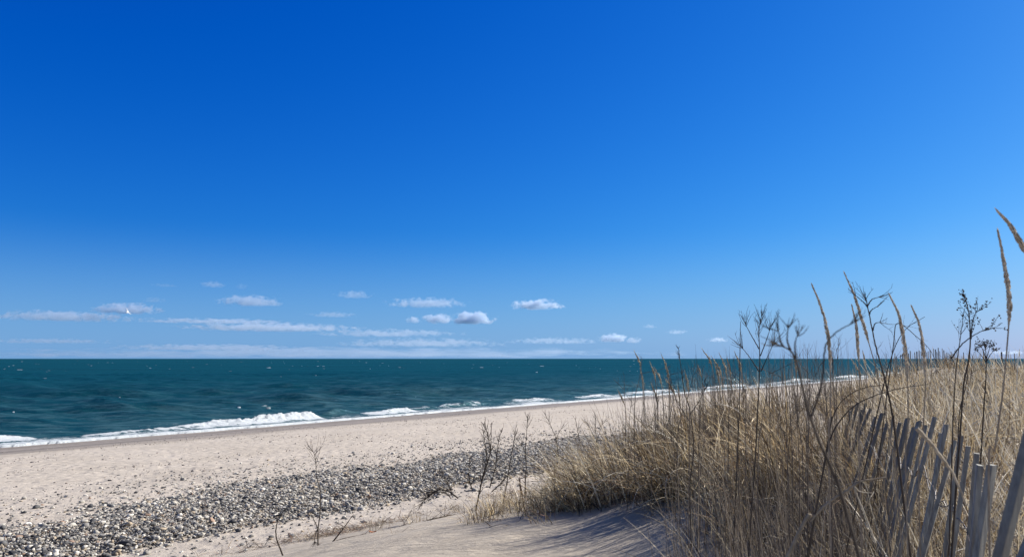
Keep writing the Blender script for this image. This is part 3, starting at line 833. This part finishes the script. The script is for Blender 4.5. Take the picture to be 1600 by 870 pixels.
# ------------------------------------------------------------------ picket fences
def picket(base, lean, tw, L, wd=.038, th=.014, col=(.30, .295, .285)):
    """one split lath; returns verts / faces in world space"""
    d = np.array([lean[0], lean[1], 1.0]); d /= np.linalg.norm(d)
    a = np.array([math.cos(tw), math.sin(tw), 0]); a -= d * a.dot(d); a /= np.linalg.norm(a); b_ = np.cross(d, a)
    rings = 6; V = []
    for i in range(rings):
        t = i / (rings - 1); f = 1 + .06 * math.sin(7 * t + tw * 5)
        off = a * .004 * math.sin(5 * t + tw * 3)
        for (p, q) in ((-.5, -.5), (-.44, -.56), (.44, -.56), (.5, -.5), (.5, .5), (.44, .56), (-.44, .56), (-.5, .5)):
            V.append(base + d * (L * t) + off + a * (p * wd * f) + b_ * (q * th))
    V = np.array(V)
    V[-8:] += d * (np.array([0, 0, 1, 1, 1, 1, 0, 0])[:, None] * rng.uniform(-.008, .008))
    k = 8; i = np.arange(rings - 1)[:, None] * k; j = np.arange(k)[None, :]; j2 = (j + 1) % k
    Q = np.stack([i + j, i + j2, i + k + j2, i + k + j], -1).reshape(-1, 4)
    I = list(Q.ravel()) + list(range(k))[::-1] + list(range((rings - 1) * k, rings * k)); N = [4] * len(Q) + [k, k]
    return V, I, N

def fence(name, pts, spacing, topz, label, lean_dir, lean_amt, length=1.25, wires=(.35, .8), wd=.038, skip=.0, jit=.06, group=None, wire=True, tops=None, tint=1.0):
    P = curve_pts(pts, 200); seg = np.r_[0, np.cumsum(np.linalg.norm(np.diff(P[:, :2], axis=0), axis=1))]
    root = empty(name, (P[0][0], P[0][1], float(terrain(P[0][0], P[0][1]))))
    org = np.array(root.location[:])
    tag(root, label, 'fence', group)
    d = 0.0; wp = {q: [] for q in wires}
    ti = 0
    while (d < seg[-1] if tops is None else ti < len(tops)):
        if tops is not None: d = seg[int(np.argmin(np.linalg.norm(P[:, :2] - tops[ti][:2], axis=1)))]
        q = np.array([np.interp(d, seg, P[:, c]) for c in range(3)])
        t2 = np.array([np.interp(min(d + .1, seg[-1]), seg, P[:, c]) for c in range(3)]) - np.array([np.interp(max(d - .1, 0), seg, P[:, c]) for c in range(3)])
        tw = math.atan2(t2[1], t2[0]) + rng.normal(0, .22)
        d += spacing * rng.uniform(.75, 1.3)
        if tops is not None: q = tops[ti]; ti += 1
        elif rng.random() < skip: continue
        tz = q[2] + rng.normal(0, jit)
        la = lean_amt(d / seg[-1]) + rng.normal(0, .085)
        ln = np.array([lean_dir[0] * la, lean_dir[1] * la])
        dn = math.sqrt(1 + ln @ ln); L = length * rng.uniform(.95, 1.05)
        topp = np.array([q[0], q[1], tz]); base = topp - np.array([ln[0], ln[1], 1]) / dn * L
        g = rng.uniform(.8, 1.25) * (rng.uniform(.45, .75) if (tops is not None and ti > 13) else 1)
        V, I, N = picket(base, ln, tw, L, wd * rng.uniform(.85, 1.12))
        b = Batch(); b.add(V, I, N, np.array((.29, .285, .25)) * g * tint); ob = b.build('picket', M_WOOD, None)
        # local frame along the lath so the grain runs with it
        ob.parent = root; ob.data.transform(__import__('mathutils').Matrix.Translation(-Vector(org)))
        for qz in wires: wp[qz].append(base + np.array([ln[0], ln[1], 1]) / dn * L * qz - org)
    if wire:
        for qz in wires:
            if len(wp[qz]) < 3: continue
            A = np.array(wp[qz]); n_ = len(A) * 6
            t = np.linspace(0, len(A) - 1, n_)
            B = np.stack([np.interp(t, np.arange(len(A)), A[:, c]) for c in range(3)], -1)
            bt = Batch()
            for ph in (0, math.pi):
                C = B.copy(); C[:, 2] += .012 * np.sin(t * math.pi * 1.5 + ph); C[:, 1] += .014 * np.cos(t * math.pi + ph)
                bt.tube(C, .0022, (.10, .075, .06), 4)
            bt.build('wire', M_WIRE, root)
    return root

ftops = [(1690, 700, 1.2), (1640, 770, 1.25), (1612, 668, 1.42), (1549, 725, 2.10), (1531, 728, 2.3), (1526, 706, 2.5), (1513, 698, 2.7), (1502, 678, 2.95), (1492, 690, 3.1), (1479, 664, 3.35), (1470, 676, 3.5), (1461, 653, 3.75),
         (1447, 664, 4.0), (1436, 656, 4.25), (1428, 668, 4.4), (1418, 652, 4.7), (1406, 660, 4.9), (1396, 650, 5.15), (1386, 662, 5.3), (1378, 646, 5.6), (1368, 652, 5.8), (1360, 638, 6.05), (1353, 630, 6.3), (1346, 640, 6.5), (1340, 629, 6.7), (1333, 634, 6.9), (1328, 642, 7.1)]
ftops = [at(*q) for q in ftops]
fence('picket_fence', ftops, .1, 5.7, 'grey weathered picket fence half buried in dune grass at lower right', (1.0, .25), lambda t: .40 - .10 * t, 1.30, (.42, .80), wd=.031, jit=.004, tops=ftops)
hp = [at(1396, 557, 24), at(1420, 550, 24.6), at(1445, 546, 25.2), at(1470, 548, 26), at(1494, 556, 27)]
fence('picket_fence', hp, .12, 6, 'small dark picket fence on the distant dune hump against the sky', (0, 0), lambda t: rng.normal(0, .3), .8, (.5,), .030, .2, .06, tint=.6)
rp = [at(1494, 550, 28), at(1530, 553, 30), at(1565, 552, 32), at(1600, 549, 34), at(1660, 551, 37)]
fence('post_row', rp, .85, 6, 'row of thin dark posts on the far dune right of the hump', (0, 0), lambda t: rng.normal(0, .2), 1.2, (.5,), .075, .2, .12, wire=False, tint=.3)
bp_ = [at(848, 753, 21.0), at(866, 742, 21.5), at(885, 733, 22), at(905, 726, 22.8), at(925, 721, 23.5), at(955, 711, 24.5)]
fence('picket_fence', bp_, .13, 3, 'dark old picket fence nearly buried where the dune meets the cobbles', (.15, .1), lambda t: rng.normal(.3, .5), .8, (.8,), .05, .12, .07, tint=.4)

# ------------------------------------------------------------------ seed-head stalks of the beach grass
def seed_stalk(ctrl, depth, head_t, label, group=None, hw=.0055, sr=.0016, col=(.62, .54, .42), dy=0.0, far=False):
    """ctrl: photo pixels from tip down; head_t: share of the length taken by the spike"""
    pts = [at(x, y, depth + dy * i) for i, (x, y) in enumerate(ctrl)]
    g = pts[-1].copy(); gz = float(terrain(g[0], g[1]))
    if g[2] > gz + .02:
        d = pts[-1] - pts[-2]; d = d / np.linalg.norm(d)
        bx = g + np.array([d[0] * .25, d[1] * .25, 0]); pts.append(np.array([bx[0], bx[1], float(terrain(bx[0], bx[1])) - .03]))
    P = curve_pts(pts, 44 if not far else 20)
    seg = np.r_[0, np.cumsum(np.linalg.norm(np.diff(P, axis=0), axis=1))]
    hl = head_t
    root = empty('seed_stalk', P[-1]); org = P[-1]
    tag(root, label, 'grass stalk', group)
    b = Batch(); b.tube(P[::-1], np.linspace(sr * 1.5, sr * .6, len(P)), (.33, .27, .20), 5); b.V[0] -= org
    b.build('stem', M_STEM, root)
    # spike: overlapping spikelets round the upper stem
    b = Batch()
    n = 30 if far else 240
    for i in range(n):
        t = i / n
        q = t * hl
        p = np.array([np.interp(q, seg, P[:, c]) for c in range(3)]); p2 = np.array([np.interp(q + .01, seg, P[:, c]) for c in range(3)])
        up = (p - p2); up /= np.linalg.norm(up) + 1e-9
        rr_ = hw * (min(1, .15 + 1.5 * t) * min(1, (1 - t) * 5 + .35)) * rng.uniform(.75, 1.25)
        an = rng.uniform(0, 6.28); a1 = np.cross(up, [0.3, 1, .2]); a1 /= np.linalg.norm(a1); a2 = np.cross(up, a1)
        o = a1 * math.cos(an) + a2 * math.sin(an)
        L = (.013 if not far else .03) * rng.uniform(.7, 1.3)
        A_ = p + o * rr_ * .35; Bm = p + o * rr_ + up * L * .55; Ct = p + o * rr_ * 1.05 + up * L * 1.2
        sd = np.cross(o, up); wd = .0022 if not far else rr_ * .8
        V = [A_ - sd * wd * .4, A_ + sd * wd * .4, Bm + sd * wd, Ct, Bm - sd * wd, Bm + o * wd * .8]
        b.add(np.array(V) - org, [0, 1, 5, 1, 2, 5, 2, 3, 5, 3, 4, 5, 4, 0, 5], [3] * 5, np.array(col) * rng.uniform(.7, 1.25))
    b.tube(np.stack([np.interp(np.linspace(0, hl, 12), seg, P[:, c]) for c in range(3)], -1) - org, hw * .55 * np.clip(np.linspace(.2, 2, 12), 0, 1), np.array(col) * .75, 6)
    b.build('seed_head', M_SEED, root)
    return root

seed_stalk([(1270, 448), (1281, 475), (1291, 510), (1297, 560), (1298, 640), (1296, 760)], 2.3, .26, 'tan seed stalk, leftmost of the thick spikes against the sky', hw=.0041)
seed_stalk([(1321, 430), (1335, 462), (1347, 500), (1356, 530), (1372, 590), (1392, 690), (1402, 760)], 2.6, .24, 'tan seed stalk with fine tip between the umbel weed and leftmost spike', hw=.0040)
seed_stalk([(1332, 481), (1338, 510), (1341, 550), (1343, 600), (1344, 760)], 2.6, .18, 'short straight seed stalk with thick lower spike just above the sea', hw=.0041)
seed_stalk([(1392, 465), (1405, 495), (1414, 545), (1418, 595), (1419, 660), (1416, 780)], 2.2, .24, 'tan seed stalk in the middle of the group, leaning left', hw=.0047)
seed_stalk([(1426, 482), (1437, 510), (1443, 550), (1446, 600), (1442, 680), (1436, 780)], 2.35, .22, 'curved seed stalk in front of the distant fence on the hump', hw=.0041)
seed_stalk([(1560, 365), (1568, 405), (1575, 450), (1577, 490), (1572, 560), (1566, 620), (1555, 700), (1545, 790)], 1.75, .21, 'tallest seed stalk rising high at the right edge', hw=.0041)
seed_stalk([(1563, 335), (1578, 352), (1594, 378), (1625, 430), (1665, 520), (1700, 700)], 1.5, .13, 'seed spike slanting in from beyond the right edge', hw=.0041)
# paler ones farther off on the dune shoulder
sh = [(991, 548), (1033, 553), (1016, 566), (1023, 575), (1097, 545), (1090, 570), (1112, 557), (1124, 553), (1136, 560), (1000, 575), (1116, 568), (1070, 580), (1040, 592), (966, 610), (1148, 550), (1018, 600), (1058, 600), (1330, 560), (1348, 548), (1240, 555)]
for i, (x, y) in enumerate(sh):
    d = rng.uniform(9.3, 12.2)
    cv = rng.uniform(4, 14)
    seed_stalk([(x, y), (x + cv, y + 22), (x + cv * 1.4, y + 55), (x + cv * 1.5, y + 100)], d, rng.uniform(.22, .34),
               'pale slim seed stalk standing on the grassy dune shoulder against the sea', 'pale seed stalks on the dune shoulder', hw=.012, sr=.004, col=(.52, .45, .33), far=True)

# ------------------------------------------------------------------ dead weeds and shrubs
DK = (.075, .060, .048)
def twig(b, p, d, L, r, col, n=7, gravity=-.2, wob=.25):
    P = [np.array(p)]; d = np.array(d, float); d /= np.linalg.norm(d)
    for i in range(n):
        d = d + rng.normal(0, wob / n, 3); d[2] += -gravity / n; d /= np.linalg.norm(d)
        P.append(P[-1] + d * L / n)
    P = np.array(P); b.tube(P, np.linspace(r, r * .35, len(P)), col, 4)
    return P

def weed(label, stems, depth, r=.004, twigs=10, tw_len=.12, zone=(0, .45), tufts=0, group=None, col=DK, name='dead_weed', spread=.7, buds=0, toground=True, cat='dead plant', stray=0):
    r = r * .78
    """stems: list of photo-pixel polylines (tip first); the first is the main stem"""
    allp = []
    for st in stems:
        pts = [at(x, y, depth) for (x, y) in st]
        allp.append(pts)
    m = allp[0]
    if toground:
        g = m[-1]; gz = float(terrain(g[0], g[1]))
        if g[2] > gz + .02:
            d = (m[-1] - m[-2]); d /= np.linalg.norm(d); k = np.clip(d[0] / max(-d[2], .3), -.5, .5) * (g[2] - gz)
            x = g[0] + k; m.append(np.array([x, g[1], float(terrain(x, g[1])) - .04]))
    P = curve_pts(m, 40); org = P[-1]
    P[1:-1] += rng.normal(0, r * .16, (len(P) - 2, 3))
    root = empty(name, org); tag(root, label, cat, group)
    b = Batch(); b.tube(P[::-1] - org, np.linspace(r * 1.35, r * .45, len(P)), col, 6); b.build('stem', M_STEM, root)
    paths = [P] + [curve_pts(st, 26) for st in allp[1:]]
    for Q in paths:
        bb = Batch(); budc = []
        if Q is not P:
            Q[1:-1] += rng.normal(0, r * .16, (len(Q) - 2, 3))
            bb.tube(Q[::-1] - org, np.linspace(r * .9, r * .3, len(Q)), col, 5)
        nn = twigs if Q is P else max(3, twigs // 2)
        for i in range(nn):
            f = rng.uniform(*zone); j = int(f * (len(Q) - 2)); p = Q[j]; up = Q[j] - Q[j + 1]; up /= np.linalg.norm(up) + 1e-9
            side = rng.normal(0, 1, 3) * np.array([1, .8, .3]); side /= np.linalg.norm(side)
            L = tw_len * rng.uniform(.4, 1.1) * (.5 + .9 * f / max(zone[1], .01))
            T_ = twig(bb, p - org, up + side * spread * rng.uniform(.6, 1.3), L, r * .38, col, 6, -.25, .5)
            for q in range(tufts):
                jj = rng.integers(2, len(T_)); s2 = rng.normal(0, 1, 3); s2[2] = abs(s2[2])
                twig(bb, T_[jj], up + s2 * .6, L * .3, r * .2, col, 3)
            budc += [T_[-1], T_[-3]] if buds else []
        ob = bb.build('twigs' if Q is P else 'branch', M_STEM, root)
        if buds:
            b3 = Batch()
            for c in budc[:80]:
                for q in range(buds):
                    V = I1V * rng.uniform(.5, 1.2) * r * 1.0 * rng.uniform(.7, 1.2, 3) + c + rng.normal(0, r * 1.2, 3)
                    b3.add(V, I1F, np.full(len(I1F), 3), np.array(col) * rng.uniform(.7, 1.6))
            b3.build('seed_cluster', M_STEM, ob, smooth=True)
    return root

# against the sky, right
weed('dark weed with seed clusters at its top, right of the distant hump', [[(1505, 461), (1512, 480), (1516, 520), (1514, 560), (1506, 600), (1500, 680), (1492, 790)], [(1552, 512), (1530, 519), (1505, 536), (1486, 560)], [(1528, 482), (1520, 500), (1517, 530)]],
     2.6, .0036, 12, .06, (.02, .34), 1, buds=3)
weed('slender side weed close left of the weed with seed clusters', [[(1506, 486), (1503, 510), (1498, 545), (1494, 580), (1490, 640), (1486, 760)]], 2.8, .0026, 9, .06, (.02, .3), 1, buds=1)
weed('dark weed with a flat branching umbel top between the seed stalks', [[(1353, 465), (1356, 480), (1364, 520), (1372, 555), (1382, 590), (1395, 650), (1404, 720)], [(1335, 460), (1347, 470), (1356, 480)], [(1374, 464), (1362, 468), (1356, 478)], [(1372, 478), (1362, 484), (1358, 492)], [(1375, 503), (1367, 506), (1364, 516)]],
     2.4, .0034, 9, .06, (.0, .12), 1)
weed('hooked dark weed close to the camera with blurred feathery top', [[(1212, 538), (1222, 541), (1234, 547), (1243, 562), (1250, 585), (1262, 640), (1280, 690), (1303, 740), (1322, 800), (1345, 880)], [(1216, 515), (1219, 530), (1224, 542)], [(1232, 512), (1230, 530), (1235, 547)], [(1246, 522), (1242, 540), (1244, 560)], [(1335, 503), (1318, 512), (1303, 522), (1290, 540), (1287, 565), (1284, 600), (1268, 650)]],
     .95, .0021, 12, .026, (.0, .12), 1, col=(.085, .07, .057))
weed('tall twiggy weed left of the hooked one, standing clear of the dune', [[(1190, 491), (1186, 520), (1187, 570), (1184, 640), (1180, 720), (1174, 800)], [(1163, 503), (1172, 520), (1186, 545)], [(1205, 508), (1198, 530), (1188, 556)], [(1157, 540), (1170, 556), (1186, 580)], [(1212, 530), (1200, 556), (1189, 580)]],
     4.2, .0046, 20, .12, (.0, .26), 1)
weed('bare straight rod left of the tall twiggy weed', [[(1157, 502), (1156, 560), (1155, 640), (1150, 760)]], 5, .0045, 1, .05, (.1, .3), 0)
weed('dark knotty weed rising from the slope left of the grass throng', [[(1060, 545), (1064, 575), (1070, 615), (1078, 640), (1084, 700), (1078, 760), (1080, 850)], [(1105, 600), (1093, 625), (1080, 645)], [(1046, 600), (1060, 630), (1078, 660)]],
     5.6, .0050, 26, .07, (.0, .3), 0)
weed('umbel topped weed on the skyline near the right edge', [[(1539, 541), (1541, 560), (1540, 600), (1536, 660)], [(1527, 548), (1534, 556), (1541, 566)], [(1552, 548), (1546, 556), (1541, 566)], [(1533, 541), (1537, 550), (1541, 562)], [(1547, 542), (1544, 551), (1541, 562)]],
     4.5, .0045, 14, .05, (.0, .12), 1, buds=2)
weed('dark weed crossing diagonally in front of the hump fence', [[(1445, 495), (1420, 510), (1404, 530), (1392, 560), (1384, 590), (1372, 640)]], 3.6, .0028, 6, .10, (.1, .5), 0)
weed('thin weed bending right above the hump', [[(1465, 570), (1452, 545), (1430, 524), (1402, 505), (1396, 540), (1388, 600)]], 4.2, .003, 4, .08, (.1, .5), 0)
weed('long dark cane arching over the grass behind the fence', [[(1450, 600), (1400, 608), (1350, 625), (1318, 650), (1296, 690), (1282, 760)]], 2.6, .0030, 2, .06, (.2, .6), 0, cat='cane', name='arching_cane')
weed('upper dark cane arching left above the other cane', [[(1392, 600), (1350, 606), (1318, 624), (1300, 655), (1292, 700)]], 3.2, .0030, 2, .06, (.2, .6), 0, cat='cane', name='arching_cane')
weed('dark upright weed in the pale tangle right of the fence', [[(1512, 566), (1510, 600), (1500, 640), (1496, 700), (1490, 760)]], 3.2, .0032, 5, .07, (.1, .6), 0)
weed('pale leaning straw snapped over the fence tops', [[(1510, 788), (1490, 742), (1462, 702), (1432, 668)]], 1.7, .0046, 1, .04, (.3, .6), 0, col=(.46, .39, .29), toground=False, cat='broken stem', name='broken_stem')
weed('thick pale stem lying across the grass left of the fence', [[(1385, 745), (1345, 752), (1320, 768), (1290, 788), (1268, 812), (1240, 850)]], 2.6, .0065, 1, .04, (.3, .6), 0, col=(.33, .27, .19), toground=True, cat='broken stem', name='broken_stem')
weed('bent straw stem with a sharp corner at lower right', [[(1365, 770), (1345, 768), (1335, 762), (1350, 800), (1368, 848)]], 2.4, .0030, 1, .03, (.3, .6), 0, col=(.52, .46, .35), toground=False, cat='broken stem', name='broken_stem')
# left, on the bare face
weed('bare young shrub with forked base on the sand at lower left', [[(483, 697), (492, 712), (495, 745), (500, 765), (500, 800), (497, 826), (497, 858)], [(480, 792), (488, 806), (496, 824)], [(491, 850), (492, 838), (496, 826)]],
     12.6, .011, 20, .30, (.0, .3), 1, spread=.8)
weed('curved dark twig left of the forked shrub', [[(450, 792), (440, 802), (432, 820), (432, 840), (440, 862), (447, 880)]], 10.5, .012, 9, .12, (.0, .95), 0)
weed('leaning broken twig right of the forked shrub', [[(552, 803), (540, 820), (531, 832), (520, 846)], [(555, 812), (551, 806), (548, 808)]], 12.8, .012, 7, .12, (.1, .95), 0, toground=False)
weed('dark multi stemmed dead shrub in front of the cobbles', [[(768, 660), (767, 690), (765, 712), (757, 735), (750, 765)], [(757, 662), (762, 680), (766, 700)], [(785, 668), (779, 690), (774, 730), (765, 762)], [(754, 668), (759, 700), (760, 720)], [(799, 735), (785, 752), (768, 768)], [(733, 715), (733, 745), (738, 765)]],
     15.5, .017, 40, .26, (.0, .9), 1, name='dead_shrub')
weed('slim weed in front of the cobbles left of the tall thin one', [[(806, 668), (803, 690), (799, 710), (795, 735), (790, 765)]], 15, .012, 14, .26, (.0, .35), 1)
weed('thin upright weed with forked top before the cobbles', [[(824, 650), (823, 675), (821, 700), (822, 730), (820, 768)], [(815, 695), (820, 705), (822, 722)]], 15, .011, 16, .26, (.0, .22), 1)
weed('thin weed leaning left, right of the forked top weed', [[(851, 645), (862, 668), (870, 690), (872, 720), (866, 745)], [(880, 665), (872, 678), (868, 690)]], 16, .011, 12, .24, (.0, .25), 1)
weed('pale brown weed on the dune edge, right of the leaning one', [[(899, 655), (903, 675), (908, 705), (906, 735)]], 15, .009, 12, .26, (.0, .35), 1)
weed('spidery weed just left of the big tussock', [[(930, 648), (931, 675), (933, 705), (930, 735)], [(918, 660), (925, 675), (931, 690)], [(942, 658), (937, 675), (932, 690)]], 14.5, .009, 18, .24, (.0, .35), 1)
weed('dark uprooted weed arching over the sand like a low dome', [[(662, 784), (672, 772), (686, 765), (702, 768), (716, 778)], [(668, 785), (680, 771), (695, 769), (705, 778)], [(655, 792), (664, 780), (680, 768)], [(690, 735), (697, 750), (706, 770)]],
     17.2, .016, 40, .30, (.1, 1.0), 2, toground=False, name='uprooted_weed')
weed('small stub of dark stems between the thin weeds', [[(812, 745), (813, 760), (816, 776)], [(820, 742), (821, 758), (822, 776)]], 17, .03, 6, .12, (.0, .6), 0, col=(.10, .065, .05))
# smaller ones, one of a group
grp = [(745, 812, 9.6), (772, 792, 10.5), (800, 770, 11.5), (838, 806, 9), (868, 776, 10.2), (905, 800, 8.4), (640, 800, 13.5), (720, 815, 9.2),
       (975, 585, 9.5), (988, 610, 9), (1003, 560, 10), (1040, 570, 9), (1052, 620, 8), (1020, 590, 8.5), (1098, 575, 6), (1078, 640, 5.5), (1128, 620, 5), (1152, 600, 5.4), (1170, 640, 4.4), (1228, 640, 4), (1246, 625, 4.2), (1290, 600, 3.6), (1008, 600, 9), (1030, 612, 10), (1045, 590, 10.5), (1086, 560, 9), (1116, 590, 8), (1130, 575, 9.5), (1146, 560, 7), (1201, 548, 6), (1225, 560, 7), (1232, 575, 5), (1262, 545, 5), (1275, 555, 6), (1310, 530, 6), (1300, 545, 5), (1370, 540, 6),
       (1385, 552, 7), (1000, 640, 8), (1025, 650, 7.5), (1070, 610, 7), (1105, 640, 6), (1240, 600, 4.5), (1215, 610, 5), (1200, 590, 4.8), (1165, 585, 6), (1457, 560, 8), (1475, 565, 7), (1520, 555, 8), (1585, 560, 8), (1555, 562, 9), (1265, 590, 4), (1050, 660, 6.5)]
for (x, y, d) in grp:
    h = rng.uniform(.55, .8) if x > 930 else rng.uniform(.2, .4); dx = rng.normal(0, 10)
    yb = y + h * F / d
    weed('thin dark twiggy weed standing up out of the dune grass', [[(x, y), (x + dx * .3, y + (yb - y) * .3), (x + dx * .9, y + (yb - y) * .65), (x + dx, yb)], [(x + rng.normal(0, 14), y + 14), (x + dx * .15, y + (yb - y) * .25)]],
         d, .0022 + .00022 * d, 10, .14, (.0, .4), 1, group='twiggy weeds among the dune grass', col=tuple(np.array(DK) * rng.uniform(1.2, 2.6)))

# ------------------------------------------------------------------ driftwood
def drift(label, ctrl, d0, d1, r):
    n = len(ctrl); pts = []
    for i, (x, y) in enumerate(ctrl):
        p = at(x, y, d0 + (d1 - d0) * i / (n - 1)); p[2] = float(terrain(p[0], p[1])) + r * .8; pts.append(p)
    P = curve_pts(pts, 24); P[:, 2] += rng.normal(0, r * .3, 24)
    b = Batch(); b.tube(P, r * np.interp(np.linspace(0, 1, 24), [0, .2, .7, 1], [.4, 1, .8, .25]), (.09, .075, .06), 6)
    for q in range(6):
        twig(b, P[rng.integers(3, 20)], rng.normal(0, 1, 3) + [0, 0, .6], .25, r * .35, (.09, .075, .06), 5)
    return tag(b.build('driftwood', M_STEM, origin=P[0]), label, 'driftwood')
drift('dark driftwood stick lying at the cobbles in front of the old fence', [(865, 722), (890, 720), (915, 722)], 29.5, 28.5, .06)
drift('thin root trailing along the sand right of the forked shrub', [(520, 843), (545, 835), (575, 832), (600, 822)], 14.2, 15, .014)
drift('thin bent stick on the bare sand below the domed weed', [(661, 838), (690, 838), (700, 832), (712, 824)], 12.3, 12.8, .012)

# ------------------------------------------------------------------ gull
def gull():
    D = 95.0; c = at(199, 487.5, D)
    n = 12; t = np.linspace(0, 1, n)
    b = Batch(); R = .085 * np.sin(np.pi * np.clip(t * .93 + .05, 0, 1)) ** .7
    x = (t - .45) * .55
    P = np.stack([x, 0 * x, .03 * np.sin(t * 3)], -1)
    V = []; k = 8
    for i in range(n):
        for j in range(k):
            a_ = j * 2 * math.pi / k; V.append(P[i] + [0, R[i] * math.cos(a_), R[i] * math.sin(a_) * .9])
    V = np.array(V); i = np.arange(n - 1)[:, None] * k; j = np.arange(k)[None, :]
    Q = np.stack([i + j, i + (j + 1) % k, i + k + (j + 1) % k, i + k + j], -1).reshape(-1, 4)
    I = list(Q.ravel()) + list(range(k))[::-1] + list(range((n - 1) * k, n * k)); N = [4] * len(Q) + [k, k]
    cols = np.tile([.78, .78, .78], (len(V), 1))
    b.add(V, I, N, cols)
    for sgn in (-1, 1):
        W_ = []; C_ = []
        for q in range(9):
            u = q / 8
            yy = sgn * (.05 + .60 * u); zz = .03 + .26 * math.sin(u * 1.9) * (1 - .25 * u); xx = .02 - .16 * max(0, u - .45)
            ch = .17 * (1 - u ** 2.2) + .02
            for (dx, dz) in ((ch * .45, 0), (ch * .2, .012), (-ch * .55, 0), (ch * .2, -.008)):
                W_.append([xx + dx, yy, zz + dz]); C_.append([.06, .06, .06] if u > .8 else ([.50, .52, .54] if dz >= 0 else [.75, .75, .75]))
        W_ = np.array(W_); i = np.arange(8)[:, None] * 4; j = np.arange(4)[None, :]
        Q = np.stack([i + j, i + (j + 1) % 4, i + 4 + (j + 1) % 4, i + 4 + j], -1).reshape(-1, 4)
        b.add(W_, list(Q.ravel()) + [0, 1, 2, 3, 32, 33, 34, 35], [4] * len(Q) + [4, 4], np.array(C_))
    # tail fan, head and bill
    b.add([[-.22, -.04, .01], [-.22, .04, .01], [-.40, .09, 0], [-.40, -.09, 0], [-.22, 0, -.02], [-.40, 0, -.012]], [0, 1, 2, 3, 0, 3, 5, 4, 4, 5, 2, 1], [4, 4, 4], (.75, .75, .75))
    b.add(I1V * [.065, .055, .055] + [.31, 0, .045], I1F, np.full(len(I1F), 3), (.8, .8, .8))
    b.tube([[.36, 0, .04], [.40, 0, .035], [.425, 0, .02]], [.013, .010, .003], (.55, .40, .08), 5)
    o = b.build('seagull', M_GULL, smooth=True); o.location = c
    from mathutils import Matrix
    zz = Vector((.85, -.25, .40)).normalized(); yy = Vector((.45, .35, -.80)); yy = (yy - zz * yy.dot(zz)).normalized(); xx = yy.cross(zz)
    o.rotation_euler = Matrix((xx, yy, zz)).transposed().to_euler(); o.scale = (.82, .82, .82)
    tag(o, 'white gull with dark wing tips flying over the sea', 'gull')
gull()

# ------------------------------------------------------------------ leaf and shell bits on the bare sand
b = Batch(); c = at(582, 843, 12.1); z = float(terrain(c[0], c[1]))
u = np.linspace(-1, 1, 7); VV = []
for q in u:
    for v in (-1, 0, 1): VV.append([q * .06, v * .03 * (1 - q * q * .9), .015 + .02 * q * q + .012 * abs(v)])
b.add(np.array(VV), grid_faces(7, 3), np.full(12, 4), (.34, .13, .05))
o = b.build('fallen_leaf', M_GRASS, smooth=True); o.location = (c[0], c[1], z); tag(o, 'curled rust brown leaf on the bare dune sand', 'leaf')
